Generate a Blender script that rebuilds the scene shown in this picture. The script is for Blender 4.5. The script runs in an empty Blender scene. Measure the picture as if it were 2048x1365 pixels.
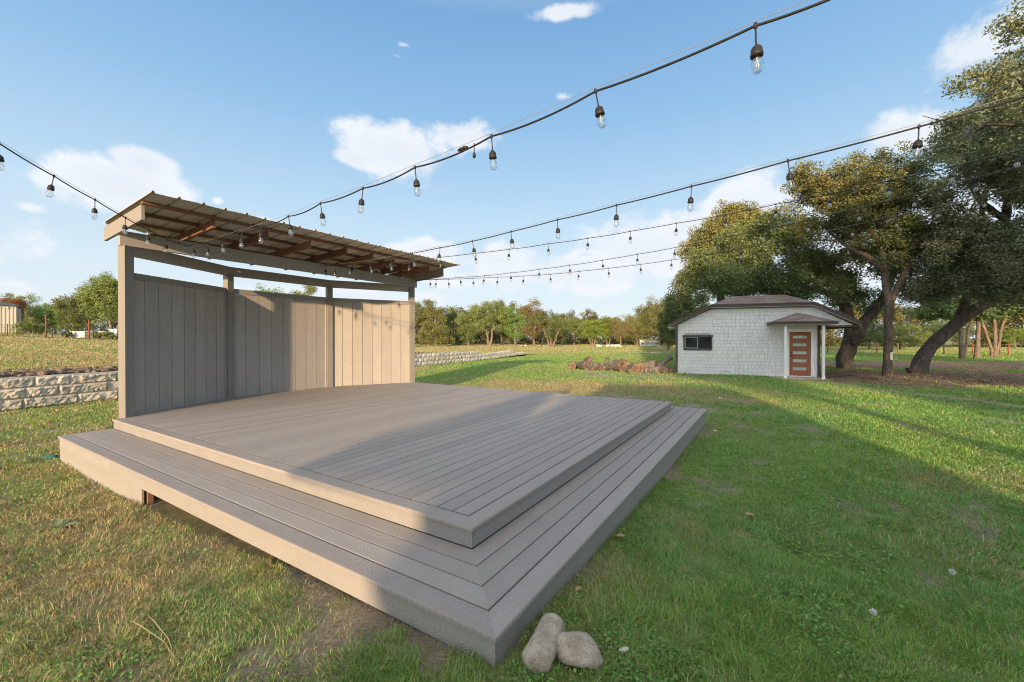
import bpy, math, random
import numpy as np
from mathutils import Vector, noise as mnoise

random.seed(7)
RNG = np.random.default_rng(11)
scene = bpy.context.scene
COL = scene.collection
R = math.radians

# ------------------------------------------------------------------ camera numbers (metres, camera eye 1.6 above the lawn)
FPX, PITCH, EYE = 832.2, 0.0053, 1.6


def ray(u, v):
    x = (u - 1024) / FPX
    y = -(v - 682.5) / FPX
    c, s = math.cos(PITCH), math.sin(PITCH)
    return np.array([x, c + y * s, -s + y * c])


def at(u, v, Y):
    """point at depth Y seen in the photograph at u, v"""
    d = ray(u, v)
    t = Y / d[1]
    return Vector((d[0] * t, Y, EYE + d[2] * t))


# ------------------------------------------------------------------ helpers: objects
def tag(o, label=None, cat=None, group=None, kind=None):
    if label: o['label'] = label
    if cat: o['category'] = cat
    if group: o['group'] = group
    if kind: o['kind'] = kind
    return o


def empty(name, loc, label=None, cat=None, group=None):
    o = bpy.data.objects.new(name, None)
    COL.objects.link(o)
    o.location = loc
    o.empty_display_size = 0.2
    return tag(o, label, cat, group)


def link(name, me, parent=None):
    o = bpy.data.objects.new(name, me)
    COL.objects.link(o)
    if parent is not None:
        o.parent = parent
    return o


def copy_tree(o, parent=None):
    c = o.copy()
    COL.objects.link(c)
    if parent is not None:
        c.parent = parent
    for ch in list(o.children):
        copy_tree(ch, c)
    return c


class MB:
    """collects shapes and links them as one mesh object; every face has a uv in metres and a per-piece tint"""

    def __init__(self, origin=(0, 0, 0)):
        self.v, self.f, self.uv, self.t, self.mi, self.sm = [], [], [], [], [], []
        self.o = Vector(origin)
        self.m = 0

    def add(self, verts, faces, uvs=None, tint=None, smooth=False):
        b = len(self.v)
        t = random.random() if tint is None else tint
        for p in verts:
            self.v.append(Vector(p) - self.o)
            self.t.append(t)
        ou, ov = random.uniform(0, 40), random.uniform(0, 3)
        for k, f in enumerate(faces):
            self.f.append([b + i for i in f])
            self.mi.append(self.m)
            self.sm.append(smooth)
            if uvs is None:
                self.uv.append([(0, 0)] * len(f))
            else:
                self.uv.append([(uvs[k][j][0] + ou, uvs[k][j][1]) for j in range(len(f))])
        return self

    def box(self, c, ax, ay, az, sx, sy, sz, tint=None, uvlen=0):
        """box centred at c with unit axes ax ay az and full sizes; u runs along axis uvlen"""
        c, ax, ay, az = Vector(c), Vector(ax), Vector(ay), Vector(az)
        h = (sx / 2, sy / 2, sz / 2)
        P, L = [], []
        for i in (-1, 1):
            for j in (-1, 1):
                for k in (-1, 1):
                    L.append((i * h[0], j * h[1], k * h[2]))
                    P.append(c + ax * i * h[0] + ay * j * h[1] + az * k * h[2])
        F = [(0, 1, 3, 2), (4, 6, 7, 5), (0, 4, 5, 1), (2, 3, 7, 6), (0, 2, 6, 4), (1, 5, 7, 3)]
        U = []
        others = [i for i in range(3) if i != uvlen]
        for fi, f in enumerate(F):
            axis = (0, 0, 1, 1, 2, 2)[fi]
            if axis == uvlen:
                U.append([(L[i][others[0]], L[i][others[1]]) for i in f])
            else:
                o2 = [i for i in others if i != axis][0]
                U.append([(L[i][uvlen], L[i][o2]) for i in f])
        return self.add(P, F, U, tint)

    def bar(self, p0, p1, w, h, up=(0, 0, 1), tint=None):
        """rectangular bar from p0 to p1, w sideways and h along up"""
        p0, p1 = Vector(p0), Vector(p1)
        d = (p1 - p0)
        L = d.length
        d.normalize()
        s = d.cross(Vector(up)).normalized()
        u = s.cross(d).normalized()
        return self.box((p0 + p1) / 2, d, s, u, L, w, h, tint)

    def plank(self, p0, p1, w, h, r=0.006, up=(0, 0, 1), m0=0.0, m1=0.0, tint=None):
        """board with eased top edges; p0 p1 run along the middle of its top face; m0 m1 shear its ends (mitres)"""
        p0, p1 = Vector(p0), Vector(p1)
        d = (p1 - p0).normalized()
        s = d.cross(Vector(up)).normalized()
        u = Vector(up).normalized()
        x = w / 2
        prof = [(-x, -h), (-x, -r), (-x + r * .3, -r * .3), (-x + r, 0), (x - r, 0), (x - r * .3, -r * .3), (x, -r), (x, -h)]
        n = len(prof)
        A = [p0 + s * a + u * b + d * (m0 * a) for a, b in prof]
        B = [p1 + s * a + u * b + d * (m1 * a) for a, b in prof]
        L = (p1 - p0).length
        F, U = [], []
        for i in range(n):
            j = (i + 1) % n
            F.append((i, j, n + j, n + i))
            U.append([(0, prof[i][0]), (0, prof[j][0]), (L, prof[j][0]), (L, prof[i][0])])
        F.append(tuple(range(n - 1, -1, -1)))
        U.append([(prof[i][1], prof[i][0]) for i in range(n - 1, -1, -1)])
        F.append(tuple(range(n, 2 * n)))
        U.append([(q[1], q[0]) for q in prof])
        return self.add(A + B, F, U, tint)

    def tube(self, pts, rad, n=6, cap=True, smooth=True, tint=None):
        pts = [Vector(p) for p in pts]
        if not hasattr(rad, '__len__'):
            rad = [rad] * len(pts)
        V, F, U = [], [], []
        ref = Vector((0, 0, 1))
        d0 = (pts[-1] - pts[0]).normalized() if (pts[-1] - pts[0]).length > 1e-6 else ref
        if abs(d0.z) > .8:
            ref = Vector((1, 0, 0))
        run = 0
        runs = []
        for i, p in enumerate(pts):
            a = pts[max(0, i - 1)]
            b = pts[min(len(pts) - 1, i + 1)]
            d = (b - a).normalized()
            s = d.cross(ref).normalized()
            u = s.cross(d).normalized()
            if i:
                run += (p - pts[i - 1]).length
            runs.append(run)
            for k in range(n):
                an = 2 * math.pi * k / n
                V.append(p + (s * math.cos(an) + u * math.sin(an)) * rad[i])
        for i in range(len(pts) - 1):
            for k in range(n):
                k2 = (k + 1) % n
                F.append((i * n + k, i * n + k2, (i + 1) * n + k2, (i + 1) * n + k))
                c = 2 * math.pi * rad[i] / n
                U.append([(runs[i], k * c), (runs[i], (k + 1) * c), (runs[i + 1], (k + 1) * c), (runs[i + 1], k * c)])
        if cap:
            F.append(tuple(range(n - 1, -1, -1)))
            U.append([(0, 0)] * n)
            F.append(tuple(range((len(pts) - 1) * n, len(pts) * n)))
            U.append([(0, 0)] * n)
        return self.add(V, F, U, tint, smooth)

    def lathe(self, prof, c, n=14, smooth=True):
        """surface of revolution about z: prof = (radius, z)"""
        c = Vector(c)
        V, F = [], []
        for r, z in prof:
            for k in range(n):
                a = 2 * math.pi * k / n
                V.append(c + Vector((r * math.cos(a), r * math.sin(a), z)))
        for i in range(len(prof) - 1):
            for k in range(n):
                k2 = (k + 1) % n
                F.append((i * n + k, i * n + k2, (i + 1) * n + k2, (i + 1) * n + k))
        return self.add(V, F, None, None, smooth)

    def poly(self, pts, tint=None, uvs=None):
        return self.add(pts, [tuple(range(len(pts)))], None if uvs is None else [uvs], tint)

    def slab(self, pts, off, tint=None):
        """closed slab: polygon pts extruded by off"""
        off = Vector(off)
        n = len(pts)
        A = [Vector(p) for p in pts]
        B = [p + off for p in A]
        F = [tuple(range(n)), tuple(range(2 * n - 1, n - 1, -1))]
        for i in range(n):
            j = (i + 1) % n
            F.append((i, n + i, n + j, j))
        return self.add(A + B, F, None, tint)

    def build(self, name, mats, parent=None):
        me = bpy.data.meshes.new(name)
        me.from_pydata([tuple(p) for p in self.v], [], self.f)
        if not isinstance(mats, (list, tuple)):
            mats = [mats]
        for m in mats:
            me.materials.append(m)
        uvl = me.uv_layers.new(name='UVMap')
        flat = [c for f in self.uv for p in f for c in p]
        uvl.data.foreach_set('uv', flat)
        at_ = me.attributes.new('tint', 'FLOAT', 'POINT')
        at_.data.foreach_set('value', self.t)
        me.polygons.foreach_set('material_index', self.mi)
        me.polygons.foreach_set('use_smooth', self.sm)
        me.update()
        ob = link(name, me, parent)
        if parent is None:
            ob.location = self.o
        return ob


def np_mesh(name, V, F4, F3, col, mat, parent=None, smooth=False):
    """mesh straight from numpy arrays: V (n,3), F4 (q,4), F3 (t,3), col (n,3)"""
    me = bpy.data.meshes.new(name)
    nq, nt = len(F4), len(F3)
    me.vertices.add(len(V))
    me.vertices.foreach_set('co', np.ascontiguousarray(V, dtype=np.float32).ravel())
    loops = np.concatenate([np.asarray(F4, dtype=np.int32).ravel(), np.asarray(F3, dtype=np.int32).ravel()])
    me.loops.add(len(loops))
    me.loops.foreach_set('vertex_index', loops)
    me.polygons.add(nq + nt)
    starts = np.concatenate([np.arange(nq) * 4, nq * 4 + np.arange(nt) * 3]).astype(np.int32)
    me.polygons.foreach_set('loop_start', starts)
    if smooth:
        me.polygons.foreach_set('use_smooth', np.ones(nq + nt, dtype=bool))
    if col is not None:
        ca = me.attributes.new('Col', 'FLOAT_COLOR', 'POINT')
        c4 = np.ones((len(V), 4), dtype=np.float32)
        c4[:, :3] = col
        ca.data.foreach_set('color', c4.ravel())
    me.materials.append(mat)
    me.update(calc_edges=True)
    me.validate()
    return link(name, me, parent)


# ------------------------------------------------------------------ helpers: value noise in numpy
_LAT = RNG.random((256, 256))


def vnoise(x, y, s=1.0, seed=0):
    x = np.asarray(x, dtype=float) / s + seed * 17.3
    y = np.asarray(y, dtype=float) / s + seed * 31.7
    xi, yi = np.floor(x).astype(int), np.floor(y).astype(int)
    fx, fy = x - xi, y - yi
    fx, fy = fx * fx * (3 - 2 * fx), fy * fy * (3 - 2 * fy)
    g = lambda a, b: _LAT[a % 256, b % 256]
    return (g(xi, yi) * (1 - fx) + g(xi + 1, yi) * fx) * (1 - fy) + (g(xi, yi + 1) * (1 - fx) + g(xi + 1, yi + 1) * fx) * fy


def fbm(x, y, s=1.0, seed=0, o=4):
    r, a, tot = 0, 1.0, 0
    for i in range(o):
        r = r + a * vnoise(x, y, s / 2 ** i, seed + i * 3)
        tot += a
        a *= .55
    return r / tot


def sst(x, a, b):
    t = np.clip((np.asarray(x, dtype=float) - a) / (b - a), 0, 1)
    return t * t * (3 - 2 * t)


# ------------------------------------------------------------------ helpers: materials
def new_mat(name):
    m = bpy.data.materials.new(name)
    m.use_nodes = True
    nt = m.node_tree
    nt.nodes.clear()
    out = nt.nodes.new('ShaderNodeOutputMaterial')
    return m, nt, out


class N:
    """small node-graph writer"""

    def __init__(self, nt):
        self.nt = nt

    def node(self, typ, **kw):
        n = self.nt.nodes.new(typ)
        for k, v in kw.items():
            setattr(n, k, v)
        return n

    def lk(self, a, b):
        self.nt.links.new(a, b)

    def put(self, sock, val):
        if isinstance(val, bpy.types.NodeSocket):
            self.lk(val, sock)
        else:
            if hasattr(sock.default_value, '__len__') and not hasattr(val, '__len__'):
                val = (val,) * len(sock.default_value)
            if hasattr(val, '__len__') and len(sock.default_value) == 4 and len(val) == 3:
                val = tuple(val) + (1,)
            sock.default_value = val

    def math(self, op, a, b=None, c=None, clamp=False):
        n = self.node('ShaderNodeMath', operation=op, use_clamp=clamp)
        self.put(n.inputs[0], a)
        if b is not None: self.put(n.inputs[1], b)
        if c is not None: self.put(n.inputs[2], c)
        return n.outputs[0]

    def vmath(self, op, a, b=None):
        n = self.node('ShaderNodeVectorMath', operation=op)
        self.put(n.inputs[0], a)
        if b is not None: self.put(n.inputs[1], b)
        return n.outputs['Value'] if op in ('DOT_PRODUCT', 'LENGTH') else n.outputs['Vector']

    def mix(self, fac, a, b, blend='MIX'):
        n = self.node('ShaderNodeMix', data_type='RGBA', blend_type=blend)
        self.put(n.inputs[0], fac)
        self.put(n.inputs[6], a)
        self.put(n.inputs[7], b)
        return n.outputs[2]

    def ramp(self, fac, stops, interp='LINEAR'):
        n = self.node('ShaderNodeValToRGB')
        n.color_ramp.interpolation = interp
        el = n.color_ramp.elements
        while len(el) < len(stops):
            el.new(.5)
        for e, (p, c) in zip(el, stops):
            e.position = p
            e.color = tuple(c) + (1,) if len(c) == 3 else c
        self.put(n.inputs[0], fac)
        return n.outputs[0]

    def smooth(self, x, a, b):
        n = self.node('ShaderNodeMapRange', interpolation_type='SMOOTHSTEP')
        self.put(n.inputs[0], x)
        n.inputs[1].default_value, n.inputs[2].default_value = a, b
        return n.outputs[0]

    def noise(self, vec, scale, detail=4, rough=.55, dist=0.0):
        n = self.node('ShaderNodeTexNoise')
        if vec is not None: self.lk(vec, n.inputs['Vector'])
        n.inputs['Scale'].default_value = scale
        n.inputs['Detail'].default_value = detail
        n.inputs['Roughness'].default_value = rough
        n.inputs['Distortion'].default_value = dist
        return n.outputs['Fac']

    def mapping(self, vec, scale=(1, 1, 1), loc=(0, 0, 0), rot=(0, 0, 0)):
        n = self.node('ShaderNodeMapping')
        self.lk(vec, n.inputs[0])
        n.inputs['Location'].default_value = loc
        n.inputs['Rotation'].default_value = rot
        n.inputs['Scale'].default_value = scale
        return n.outputs[0]

    def attr(self, name, out='Fac'):
        n = self.node('ShaderNodeAttribute', attribute_name=name)
        return n.outputs[out]

    def coord(self, which='Object'):
        return self.node('ShaderNodeTexCoord').outputs[which]

    def bump(self, h, strength=.3, dist=.01):
        n = self.node('ShaderNodeBump')
        n.inputs['Strength'].default_value = strength
        n.inputs['Distance'].default_value = dist
        self.lk(h, n.inputs['Height'])
        return n.outputs[0]

    def bsdf(self, out, col, rough=.7, normal=None, spec=.35, metal=0.0):
        p = self.node('ShaderNodeBsdfPrincipled')
        self.put(p.inputs['Base Color'], col)
        self.put(p.inputs['Roughness'], rough)
        self.put(p.inputs['Metallic'], metal)
        p.inputs['Specular IOR Level'].default_value = spec
        if normal is not None:
            self.lk(normal, p.inputs['Normal'])
        self.lk(p.outputs[0], out.inputs[0])
        return p


def noisy(name, stops, scale=6, stretch=(1, 1, 1), rough=.75, bump=.3, bscale=None, bdist=.01, tint=.0, detail=6, spec=.3, metal=0.0, coord='Object'):
    m, nt, out = new_mat(name)
    n = N(nt)
    v = n.mapping(n.coord(coord), stretch)
    f = n.noise(v, scale, detail, .6)
    c = n.ramp(f, stops)
    if tint:
        t = n.math('MULTIPLY_ADD', n.attr('tint'), 2 * tint, 1 - tint)
        c = n.mix(1.0, c, n.node('ShaderNodeCombineColor').outputs[0], 'MULTIPLY') if False else n.vmath('MULTIPLY', c, _v3(n, t))
    nb = None
    if bump:
        nb = n.bump(n.noise(v, bscale or scale * 4, 8, .65), bump, bdist)
    n.bsdf(out, c, rough, nb, spec, metal)
    return m


def _v3(n, t):
    k = n.node('ShaderNodeCombineXYZ')
    for i in range(3):
        n.put(k.inputs[i], t)
    return k.outputs[0]


def deck_mat(name, base, bump=.5, board=.146, rough=.55):
    """capped composite board: embossed cathedral grain along u, small tone change from board to board"""
    m, nt, out = new_mat(name)
    n = N(nt)
    uv = n.node('ShaderNodeUVMap', uv_map='UVMap').outputs[0]
    sep = n.node('ShaderNodeSeparateXYZ')
    n.lk(uv, sep.inputs[0])
    u, v = sep.outputs[0], sep.outputs[1]
    w = n.noise(n.mapping(uv, (2.2, 9, 1)), 1.0, 2, .5)
    w2 = n.noise(n.mapping(uv, (.9, 3, 1)), 1.0, 1, .5)
    vv = n.math('ADD', v, n.math('MULTIPLY_ADD', w2, .09, -.045))
    par = n.math('MULTIPLY', n.math('MULTIPLY', vv, vv), 6500)
    ph = n.math('MULTIPLY_ADD', u, 165, n.math('MULTIPLY_ADD', w, 16, n.math('MULTIPLY', par, -1.0)))
    grain = n.math('SINE', ph)
    fine = n.noise(n.mapping(uv, (14, 260, 1)), 1.0, 3, .6)
    h = n.math('MULTIPLY_ADD', grain, .5, n.math('MULTIPLY', fine, .8))
    blot = n.noise(n.mapping(uv, (1.1, 1.1, 1)), 2.0, 5, .6)
    t = n.math('MULTIPLY_ADD', n.attr('tint'), .18, n.math('MULTIPLY_ADD', blot, .32, .75))
    t = n.math('MULTIPLY_ADD', grain, .055, t)
    t = n.math('MULTIPLY_ADD', fine, .10, n.math('SUBTRACT', t, .05))
    c = n.vmath('MULTIPLY', _v3(n, t), tuple(base))
    rg = n.math('MULTIPLY_ADD', blot, .2, rough - .1)
    n.bsdf(out, c, rg, n.bump(h, bump, .0022), .22)
    return m


def paint_mat(name, base, var=.12, grain=.35, rough=.7, knots=True, dirt=.5):
    """painted sawn timber: grain along u, knots and nail specks, rubbed and dirty patches"""
    m, nt, out = new_mat(name)
    n = N(nt)
    uv = n.node('ShaderNodeUVMap', uv_map='UVMap').outputs[0]
    g = n.noise(n.mapping(uv, (3, 90, 1)), 1.0, 4, .6, .3)
    blot = n.noise(n.coord('Object'), 1.7, 6, .65)
    t = n.math('MULTIPLY_ADD', n.attr('tint'), var, n.math('MULTIPLY_ADD', g, .18, n.math('MULTIPLY_ADD', blot, .35 * dirt, .91 - var / 2 - .175 * dirt)))
    c = n.vmath('MULTIPLY', _v3(n, t), tuple(base))
    if knots:
        vo = n.node('ShaderNodeTexVoronoi')
        n.lk(n.mapping(uv, (2.6, 7.5, 1)), vo.inputs['Vector'])
        vo.inputs['Scale'].default_value = 1.0
        k = n.smooth(vo.outputs['Distance'], .10, .035)
        c = n.mix(n.math('MULTIPLY', k, .55), c, tuple(x * .45 for x in base))
        st = n.smooth(n.noise(n.mapping(uv, (.5, 16, 1)), 1.0, 5, .65), .50, .72)
        c = n.mix(n.math('MULTIPLY', st, .28 * dirt), c, tuple(x * .55 for x in base))
        sp = n.smooth(n.noise(n.coord('Object'), 30, 2, .5), .71, .75)
        c = n.mix(n.math('MULTIPLY', sp, .5), c, (.05, .045, .04))
    n.bsdf(out, c, rough, n.bump(g, grain, .004), .25)
    return m


def leaf_mat(name, trans=.25, hue=.0, rough=.55):
    m, nt, out = new_mat(name)
    n = N(nt)
    c = n.attr('Col', 'Color')
    if hue:
        rnd = n.node('ShaderNodeObjectInfo').outputs['Random']
        hs = n.node('ShaderNodeHueSaturation')
        n.put(hs.inputs['Hue'], n.math('MULTIPLY_ADD', rnd, hue, .5 - hue / 2))
        n.put(hs.inputs['Value'], n.math('MULTIPLY_ADD', rnd, .3, .85))
        n.put(hs.inputs['Color'], c)
        c = hs.outputs[0]
    d = n.node('ShaderNodeBsdfDiffuse')
    n.lk(c, d.inputs[0])
    t = n.node('ShaderNodeBsdfTranslucent')
    n.lk(n.mix(1.0, c, (1.25, 1.15, .6), 'MULTIPLY'), t.inputs[0])
    g = n.node('ShaderNodeBsdfGlossy')
    g.inputs['Roughness'].default_value = rough
    g.inputs[0].default_value = (.8, .8, .8, 1)
    a = n.node('ShaderNodeMixShader')
    a.inputs[0].default_value = trans
    n.lk(d.outputs[0], a.inputs[1])
    n.lk(t.outputs[0], a.inputs[2])
    b = n.node('ShaderNodeMixShader')
    b.inputs[0].default_value = .03
    n.lk(a.outputs[0], b.inputs[1])
    n.lk(g.outputs[0], b.inputs[2])
    n.lk(b.outputs[0], out.inputs[0])
    return m


def bark_mat(name, dark, light, scale=7):
    m, nt, out = new_mat(name)
    n = N(nt)
    v = n.mapping(n.coord('Object'), (1, 1, .22))
    vo = n.node('ShaderNodeTexVoronoi', feature='DISTANCE_TO_EDGE')
    n.lk(v, vo.inputs['Vector'])
    vo.inputs['Scale'].default_value = scale * 2.2
    f = n.noise(v, scale, 8, .7)
    h = n.math('ADD', n.math('MULTIPLY', n.smooth(vo.outputs[0], 0, .25), .28), n.math('MULTIPLY', f, 1.25))
    c = n.ramp(n.math('MULTIPLY', h, .62), [(.25, dark), (.75, light)])
    lich = n.smooth(n.noise(n.coord('Object'), 2.3, 5, .6), .56, .68)
    c = n.mix(n.math('MULTIPLY', lich, .5), c, tuple(x * 1.5 for x in light))
    n.bsdf(out, c, .9, n.bump(h, .9, .03), .15)
    return m


M = {}
GREIGE = (.362, .336, .312)
M['decking'] = deck_mat('composite_decking', (.325, .295, .275), .5, rough=.62)
M['fascia'] = deck_mat('composite_fascia', (.295, .280, .262), .35, rough=.65)
M['paint'] = paint_mat('greige_paint', GREIGE, .14, .4, .75, True, .8)
M['board'] = paint_mat('pale_trim_paint', (.27, .25, .226), .06)
M['post'] = paint_mat('weathered_post_paint', (.235, .222, .205), .1, .5, .8, True, .9)
M['rawwood'] = paint_mat('raw_framing_timber', (.20, .105, .065), .5, .5, .8)
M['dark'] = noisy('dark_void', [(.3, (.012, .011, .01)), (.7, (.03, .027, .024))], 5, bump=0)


def metal_roof():
    m, nt, out = new_mat('weathered_galvanised_sheet')
    n = N(nt)
    v = n.coord('Object')
    f = n.noise(v, 2.2, 7, .65)
    s = n.noise(n.mapping(v, (9, 9, 1)), 1.5, 4, .6)
    c = n.ramp(n.math('MULTIPLY_ADD', s, .4, n.math('MULTIPLY', f, .7)), [(.3, (.36, .32, .27)), (.55, (.52, .48, .425)), (.75, (.62, .585, .53))])
    rust = n.smooth(n.noise(v, 4.5, 6, .7), .60, .72)
    c = n.mix(n.math('MULTIPLY', rust, .45), c, (.22, .13, .075))
    n.bsdf(out, c, .5, n.bump(f, .1, .01), .4, .35)
    return m


M['sheet'] = metal_roof()
M['cable'] = noisy('black_rubber', [(.3, (.012, .012, .013)), (.7, (.03, .03, .032))], 30, rough=.5, bump=0)
M['wire'] = noisy('steel_wire', [(.3, (.24, .24, .24)), (.7, (.34, .34, .34))], 30, rough=.5, bump=0, metal=.3)
M['filament'] = noisy('pale_filament', [(.3, (.6, .55, .45)), (.7, (.8, .75, .65))], 30, rough=.4, bump=0)


def glass_mat():
    m, nt, out = new_mat('clear_bulb_glass')
    n = N(nt)
    tr = n.node('ShaderNodeBsdfTransparent')
    tr.inputs[0].default_value = (.95, .96, .97, 1)
    gl = n.node('ShaderNodeBsdfGlossy')
    gl.inputs['Roughness'].default_value = .03
    lw = n.node('ShaderNodeLayerWeight')
    lw.inputs[0].default_value = .35
    mx = n.node('ShaderNodeMixShader')
    n.lk(n.math('MULTIPLY_ADD', lw.outputs['Facing'], .75, .05, clamp=True), mx.inputs[0])
    n.lk(tr.outputs[0], mx.inputs[1])
    n.lk(gl.outputs[0], mx.inputs[2])
    n.lk(mx.outputs[0], out.inputs[0])
    return m


M['glass'] = glass_mat()

# ------------------------------------------------------------------ terrain
WALL = np.array([(-14.6, 3.6), (-12.1, 9.8), (-11.25, 11.9), (-5.85, 25.8), (1.3, 41.7)])
WSEG = WALL[1:] - WALL[:-1]
WLEN = np.linalg.norm(WSEG, axis=1)
WCUM = np.concatenate([[0], np.cumsum(WLEN)])
WEND = WCUM[-1]


def wall_at(t):
    """point on the retaining wall line (continued straight at both ends) and its left normal"""
    if t >= WEND:
        i, r = len(WSEG) - 1, t - WCUM[-2]
    elif t <= 0:
        i, r = 0, t
    else:
        i = int(np.searchsorted(WCUM, t, side='right') - 1)
        i = min(i, len(WSEG) - 1)
        r = t - WCUM[i]
    d = WSEG[i] / WLEN[i]
    return WALL[i] + d * r, np.array([-d[1], d[0]])


def low(X, Y):
    X, Y = np.asarray(X, dtype=float), np.asarray(Y, dtype=float)
    z = -.13 + .12 * np.exp(-((X - .2) ** 2 + (Y - 1.6) ** 2) / (2 * 2.0 ** 2))
    z = z - .11 * np.exp(-((X + 5.6) ** 2 + (Y - 5.1) ** 2) / (2 * 1.8 ** 2))
    z = z + .0032 * np.maximum(0, Y - 30)
    z = z + (fbm(X, Y, 3.0, 5, 3) - .5) * .05 * sst(np.hypot(X, Y), 6, 14)
    return z


def wdist(X, Y):
    """signed distance to the left of the wall line and running length along it"""
    X, Y = np.asarray(X, dtype=float), np.asarray(Y, dtype=float)
    best, bw, bt = np.full(X.shape, 1e9), np.zeros(X.shape), np.zeros(X.shape)
    for i in range(len(WSEG)):
        d = WSEG[i] / WLEN[i]
        rx, ry = X - WALL[i][0], Y - WALL[i][1]
        t = rx * d[0] + ry * d[1]
        lo = -1e9 if i == 0 else 0
        hi = 1e9 if i == len(WSEG) - 1 else WLEN[i]
        tc = np.clip(t, lo, hi)
        px, py = rx - tc * d[0], ry - tc * d[1]
        dist = np.hypot(px, py)
        w = -rx * d[1] + ry * d[0]
        u = dist < best
        best = np.where(u, dist, best)
        bw = np.where(u, np.where(w > 0, dist, -dist), bw)
        bt = np.where(u, WCUM[i] + tc, bt)
    return bw, bt


def step_h(t):
    return .78 - .27 * sst(t, WEND - 15, WEND - 9.8) - .27 * sst(t, WEND - 7.5, WEND - 3.1) - .24 * sst(t, WEND - 2.2, WEND + 6)


def zg(X, Y):
    X, Y = np.asarray(X, dtype=float), np.asarray(Y, dtype=float)
    w, t = wdist(X, Y)
    sl = .027 - .019 * sst(t, 18, 60)
    up = low(X, Y) + step_h(t) + sl * np.clip(w, 0, 60) + (fbm(X, Y, 2.0, 9, 3) - .5) * .10 * sst(w, .3, 2)
    return np.where(w > 0.0, up, low(X, Y))


def zgs(x, y):
    return float(zg(np.array([x]), np.array([y]))[0])


# ------------------------------------------------------------------ stage frame: origin at the near corner of the upper deck
AX = Vector((.52999952, .84799794, 0))
BX = Vector((-.84799794, .52999952, 0))
NU = Vector((-.27016, 2.83634, 0))
ZU, ZL = .307, .155
TR = .6046


def S(a, b, z=0.0):
    p = NU + AX * a + BX * b
    return Vector((p.x, p.y, z))


def stage_ab(X, Y):
    rx, ry = X - NU.x, Y - NU.y
    return rx * AX.x + ry * AX.y, rx * BX.x + ry * BX.y


LA, LB = 6.68, 7.27
P1, P2, P3, P4 = (.19, 7.31), (2.19, 8.39), (4.64, 8.39), (6.60, 7.31)

# ------------------------------------------------------------------ ground colour fields
SOIL = np.array([(.20, .15, .11), (.29, .24, .19)])


def dirt_mask(X, Y):
    """1 = bare soil showing between the plants"""
    a, b = stage_ab(X, Y)
    n = fbm(X, Y, .55, 2, 4)
    near = np.exp(-((X + .75) ** 2 / .7 + (Y - 2.15) ** 2 / .4)) * .34
    edge = np.exp(-np.clip(np.where(b > -.65, -.65 - a, -b - .65), 0, 9) / .16) * .06
    edge = np.where((a > -3) & (b > -1.6) & (b < 7.5) & (a < 7.3), edge, 0)
    behind = np.exp(-((a - 8.6) ** 2 / 3.0 + (b - 1.5) ** 2 / 9.0)) * .22
    logs = np.exp(-((X - 5.6) ** 2 / 6.0 + (Y - 19.5) ** 2 / 3.0)) * .35
    m = sst(n + near + edge + behind + logs, .60, .84)
    wd_, tt = wdist(X, Y)
    ridge = sst(wd_, .0, .3) * sst(-wd_ + (fbm(X, Y, .8, 6, 3) - .5) * 1.6, -2.3, -1.5) * sst(-tt, -26, -12)
    mul = mulch_mask(X, Y)
    return np.maximum.reduce([m, mul, ridge])


def mulch_mask(X, Y):
    """leaf litter and bark under the oaks on the right"""
    d = np.minimum(((X - 20.6) / 8.4) ** 2 + ((Y - 18.6) / 4.3) ** 2, ((X - 29) / 12.0) ** 2 + ((Y - 27.5) / 4.5) ** 2)
    return sst(1.25 - d + (fbm(X, Y, 1.6, 8, 3) - .5) * .9, .0, .45)


PATH = [(12.2, 17.6), (12.45, 16.3), (12.6, 13.8), (12.9, 12.3), (13.1, 10.5), (13.4, 7)]


def path_mask(X, Y):
    best = np.full(np.shape(X), 1e9)
    for (x0, y0), (x1, y1) in zip(PATH[:-1], PATH[1:]):
        dx, dy = x1 - x0, y1 - y0
        t = np.clip(((X - x0) * dx + (Y - y0) * dy) / (dx * dx + dy * dy), 0, 1)
        best = np.minimum(best, np.hypot(X - x0 - t * dx, Y - y0 - t * dy))
    return sst(best + (fbm(X, Y, .8, 4, 3) - .5) * .6, .45, .2)


def dry_mask(X, Y):
    """share of straw-coloured grass: the left foreground and the worn strip beyond the deck"""
    a, b = stage_ab(X, Y)
    left = sst(-X - .2 * Y, -1.0, 2.0) * .55
    worn = np.exp(-((X - 1.8) ** 2 / 34 + (Y - 14.2) ** 2 / 11)) * .95
    field = sst(wdist(X, Y)[0], 0, 1.5) * .75
    far = sst(Y, 30, 60) * .5
    return np.clip(np.maximum.reduce([left, worn, field, far]) + (fbm(X, Y, 1.3, 3, 4) - .5) * 1.3 + .12, 0, 1)


GREEN = np.array([(.150, .35, .078), (.225, .42, .115), (.10, .285, .065), (.31, .43, .135)])
STRAW = np.array([(.52, .43, .24), (.44, .36, .19), (.60, .51, .31), (.38, .31, .16)])


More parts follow.
